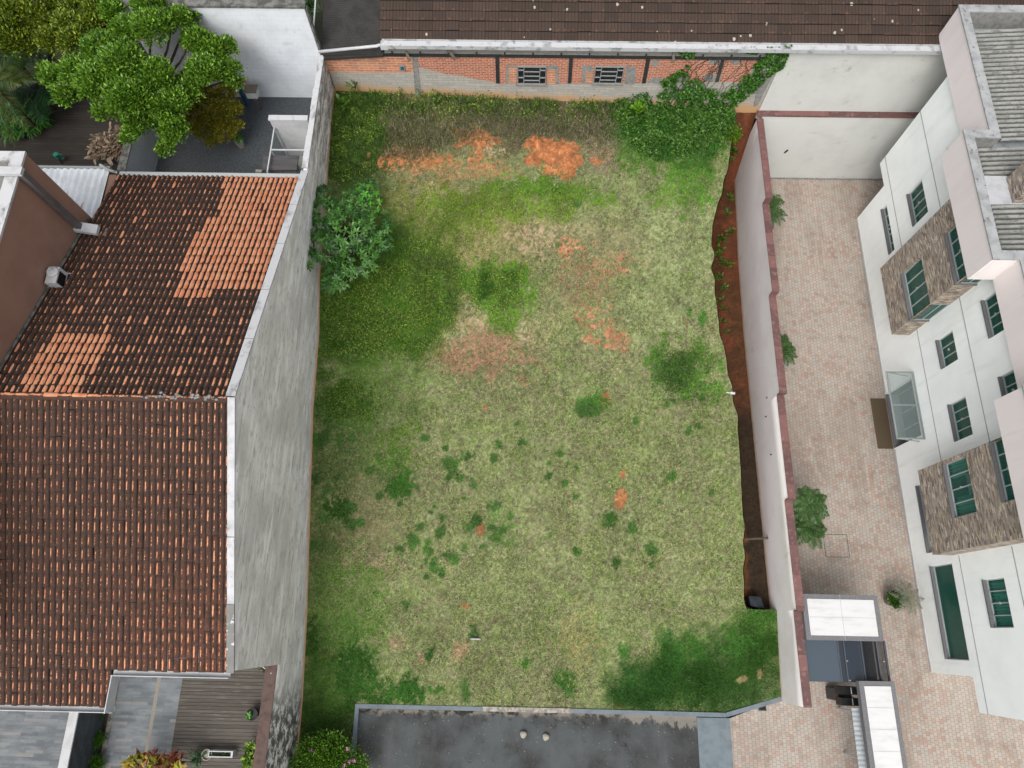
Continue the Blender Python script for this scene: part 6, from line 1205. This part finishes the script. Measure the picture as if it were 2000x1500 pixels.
# leafy ground cover: clumps of small broad leaves standing a few centimetres high
def cover(poly_px, n, L, W, cols, hmax, thr=.42):
    P = np.array([lotP(*q) for q in poly_px]); poly = [tuple(q[:2]) for q in P]; x = rng.uniform(P[:, 0].min()-.3, P[:, 0].max()+.3, n*4); y = rng.uniform(P[:, 1].min()-.3, P[:, 1].max()+.3, n*4)
    hn = fbm(x, y, .35, 110); ok = inpoly(x+rng.normal(0, .42, len(x)), y+rng.normal(0, .42, len(x)), poly) & inlot(x, y) & (hn > thr); x = x[ok][:n]; y = y[ok][:n]; hn = hn[ok][:n]; m = len(x)
    P3 = np.stack([x, y, lotz(x, y)+hmax*(.15+1.2*(hn-thr)/.3*rng.random(m))], 1); D = unit(rng.normal(0, 1, (m, 3))*np.array([1, 1, .35])); return leaves_at(P3, D, L, W, cols, jit=.1, upb=.15)
GC = [(102, 148, 54), (124, 170, 62), (82, 122, 44), (150, 186, 78), (70, 106, 42)]
cv = [cover([(625, 560), (700, 575), (780, 500), (870, 470), (895, 560), (850, 650), (790, 690), (640, 680)], 15000, .065, .036, GC, .12), cover([(1195, 203), (1440, 212), (1430, 232), (1400, 246), (1368, 244), (1345, 268), (1318, 292), (1296, 302), (1268, 284), (1255, 262), (1228, 246), (1210, 225)], 17000, .10, .06, [(66, 114, 50), (84, 138, 56), (54, 96, 42), (108, 164, 72)], .30, .46), cover([(655, 190), (740, 195), (720, 300), (645, 350)], 5500, .07, .038, GC, .18), cover([(1285, 700), (1350, 690), (1385, 740), (1350, 780), (1300, 770)], 2400, .05, .03, [(70, 112, 50), (92, 138, 58), (58, 92, 42)], .08), cover([(640, 740), (745, 745), (735, 815), (640, 820)], 2600, .05, .03, GC, .08), cover([(930, 520), (1005, 520), (1010, 600), (935, 600)], 2600, .06, .035, GC, .12), cover([(950, 365), (1130, 340), (1150, 370), (1000, 410), (900, 410)], 3200, .05, .03, [(112, 148, 56), (92, 132, 50), (134, 164, 70)], .06), cover([(860, 380), (940, 390), (930, 470), (850, 460)], 1800, .05, .03, [(112, 148, 56), (92, 132, 50)], .06), cover([(680, 195), (1250, 205), (1250, 222), (680, 214)], 4200, .09, .045, GC, .4, .44)]
SPP = [cover([(u-r, v-r*.8), (u+r, v-r*.8), (u+r, v+r*.8), (u-r, v+r*.8)], int(r*r*.40)+8, .045, .024, [(84, 122, 58), (100, 142, 66), (70, 104, 50)], .09, .38) for (u, v, r) in spots]
cv += SPP
g = rawmesh("ground_cover", np.concatenate([a for a, b_ in cv]), 4, M['leaf'], None, (0, 0, 0), np.concatenate([b_ for a, b_ in cv])); setp(g, "low leafy weeds and dark tufts growing through the lawn", "weeds", kind="stuff")
# flecks: yellow flowers, white litter (tiny)
n = 260; x = []; 
for (u0, u1, v0, v1, k) in ((640, 880, 540, 680, 90), (650, 900, 200, 320, 50), (900, 1150, 330, 480, 60), (1330, 1400, 220, 280, 40)):
    for _ in range(k): q = onlot(rng.uniform(u0, u1), rng.uniform(v0, v1), .14); x.append(q)
x = np.array(x); V, c = leaves_at(x, unit(rng.normal(0, 1, x.shape)), .035, .03, [(226, 214, 60), (236, 200, 70), (226, 216, 150)]); g = rawmesh("wild_flowers", V, 4, M['leaf'], None, (0, 0, 0), c); setp(g, "tiny yellow wild flowers scattered in the weeds", "flowers", kind="stuff")
V = []; C_ = []
for k in range(260):
    q = Pz(rng.uniform(700, 730) if k < 60 else rng.uniform(720, 1360), rng.uniform(1400, 1500), .003); V.append(q)
V, c = leaves_at(np.array(V), unit(rng.normal(0, 1, (260, 3))*np.array([1, 1, .1])), .04, .02, [(170, 160, 130), (130, 110, 80), (200, 194, 176)], jit=.05); g = rawmesh("leaf_litter", V, 4, M['leaf'], None, (0, 0, 0), c); setp(g, "scattered fallen leaf bits on the asphalt", "leaves", kind="stuff")
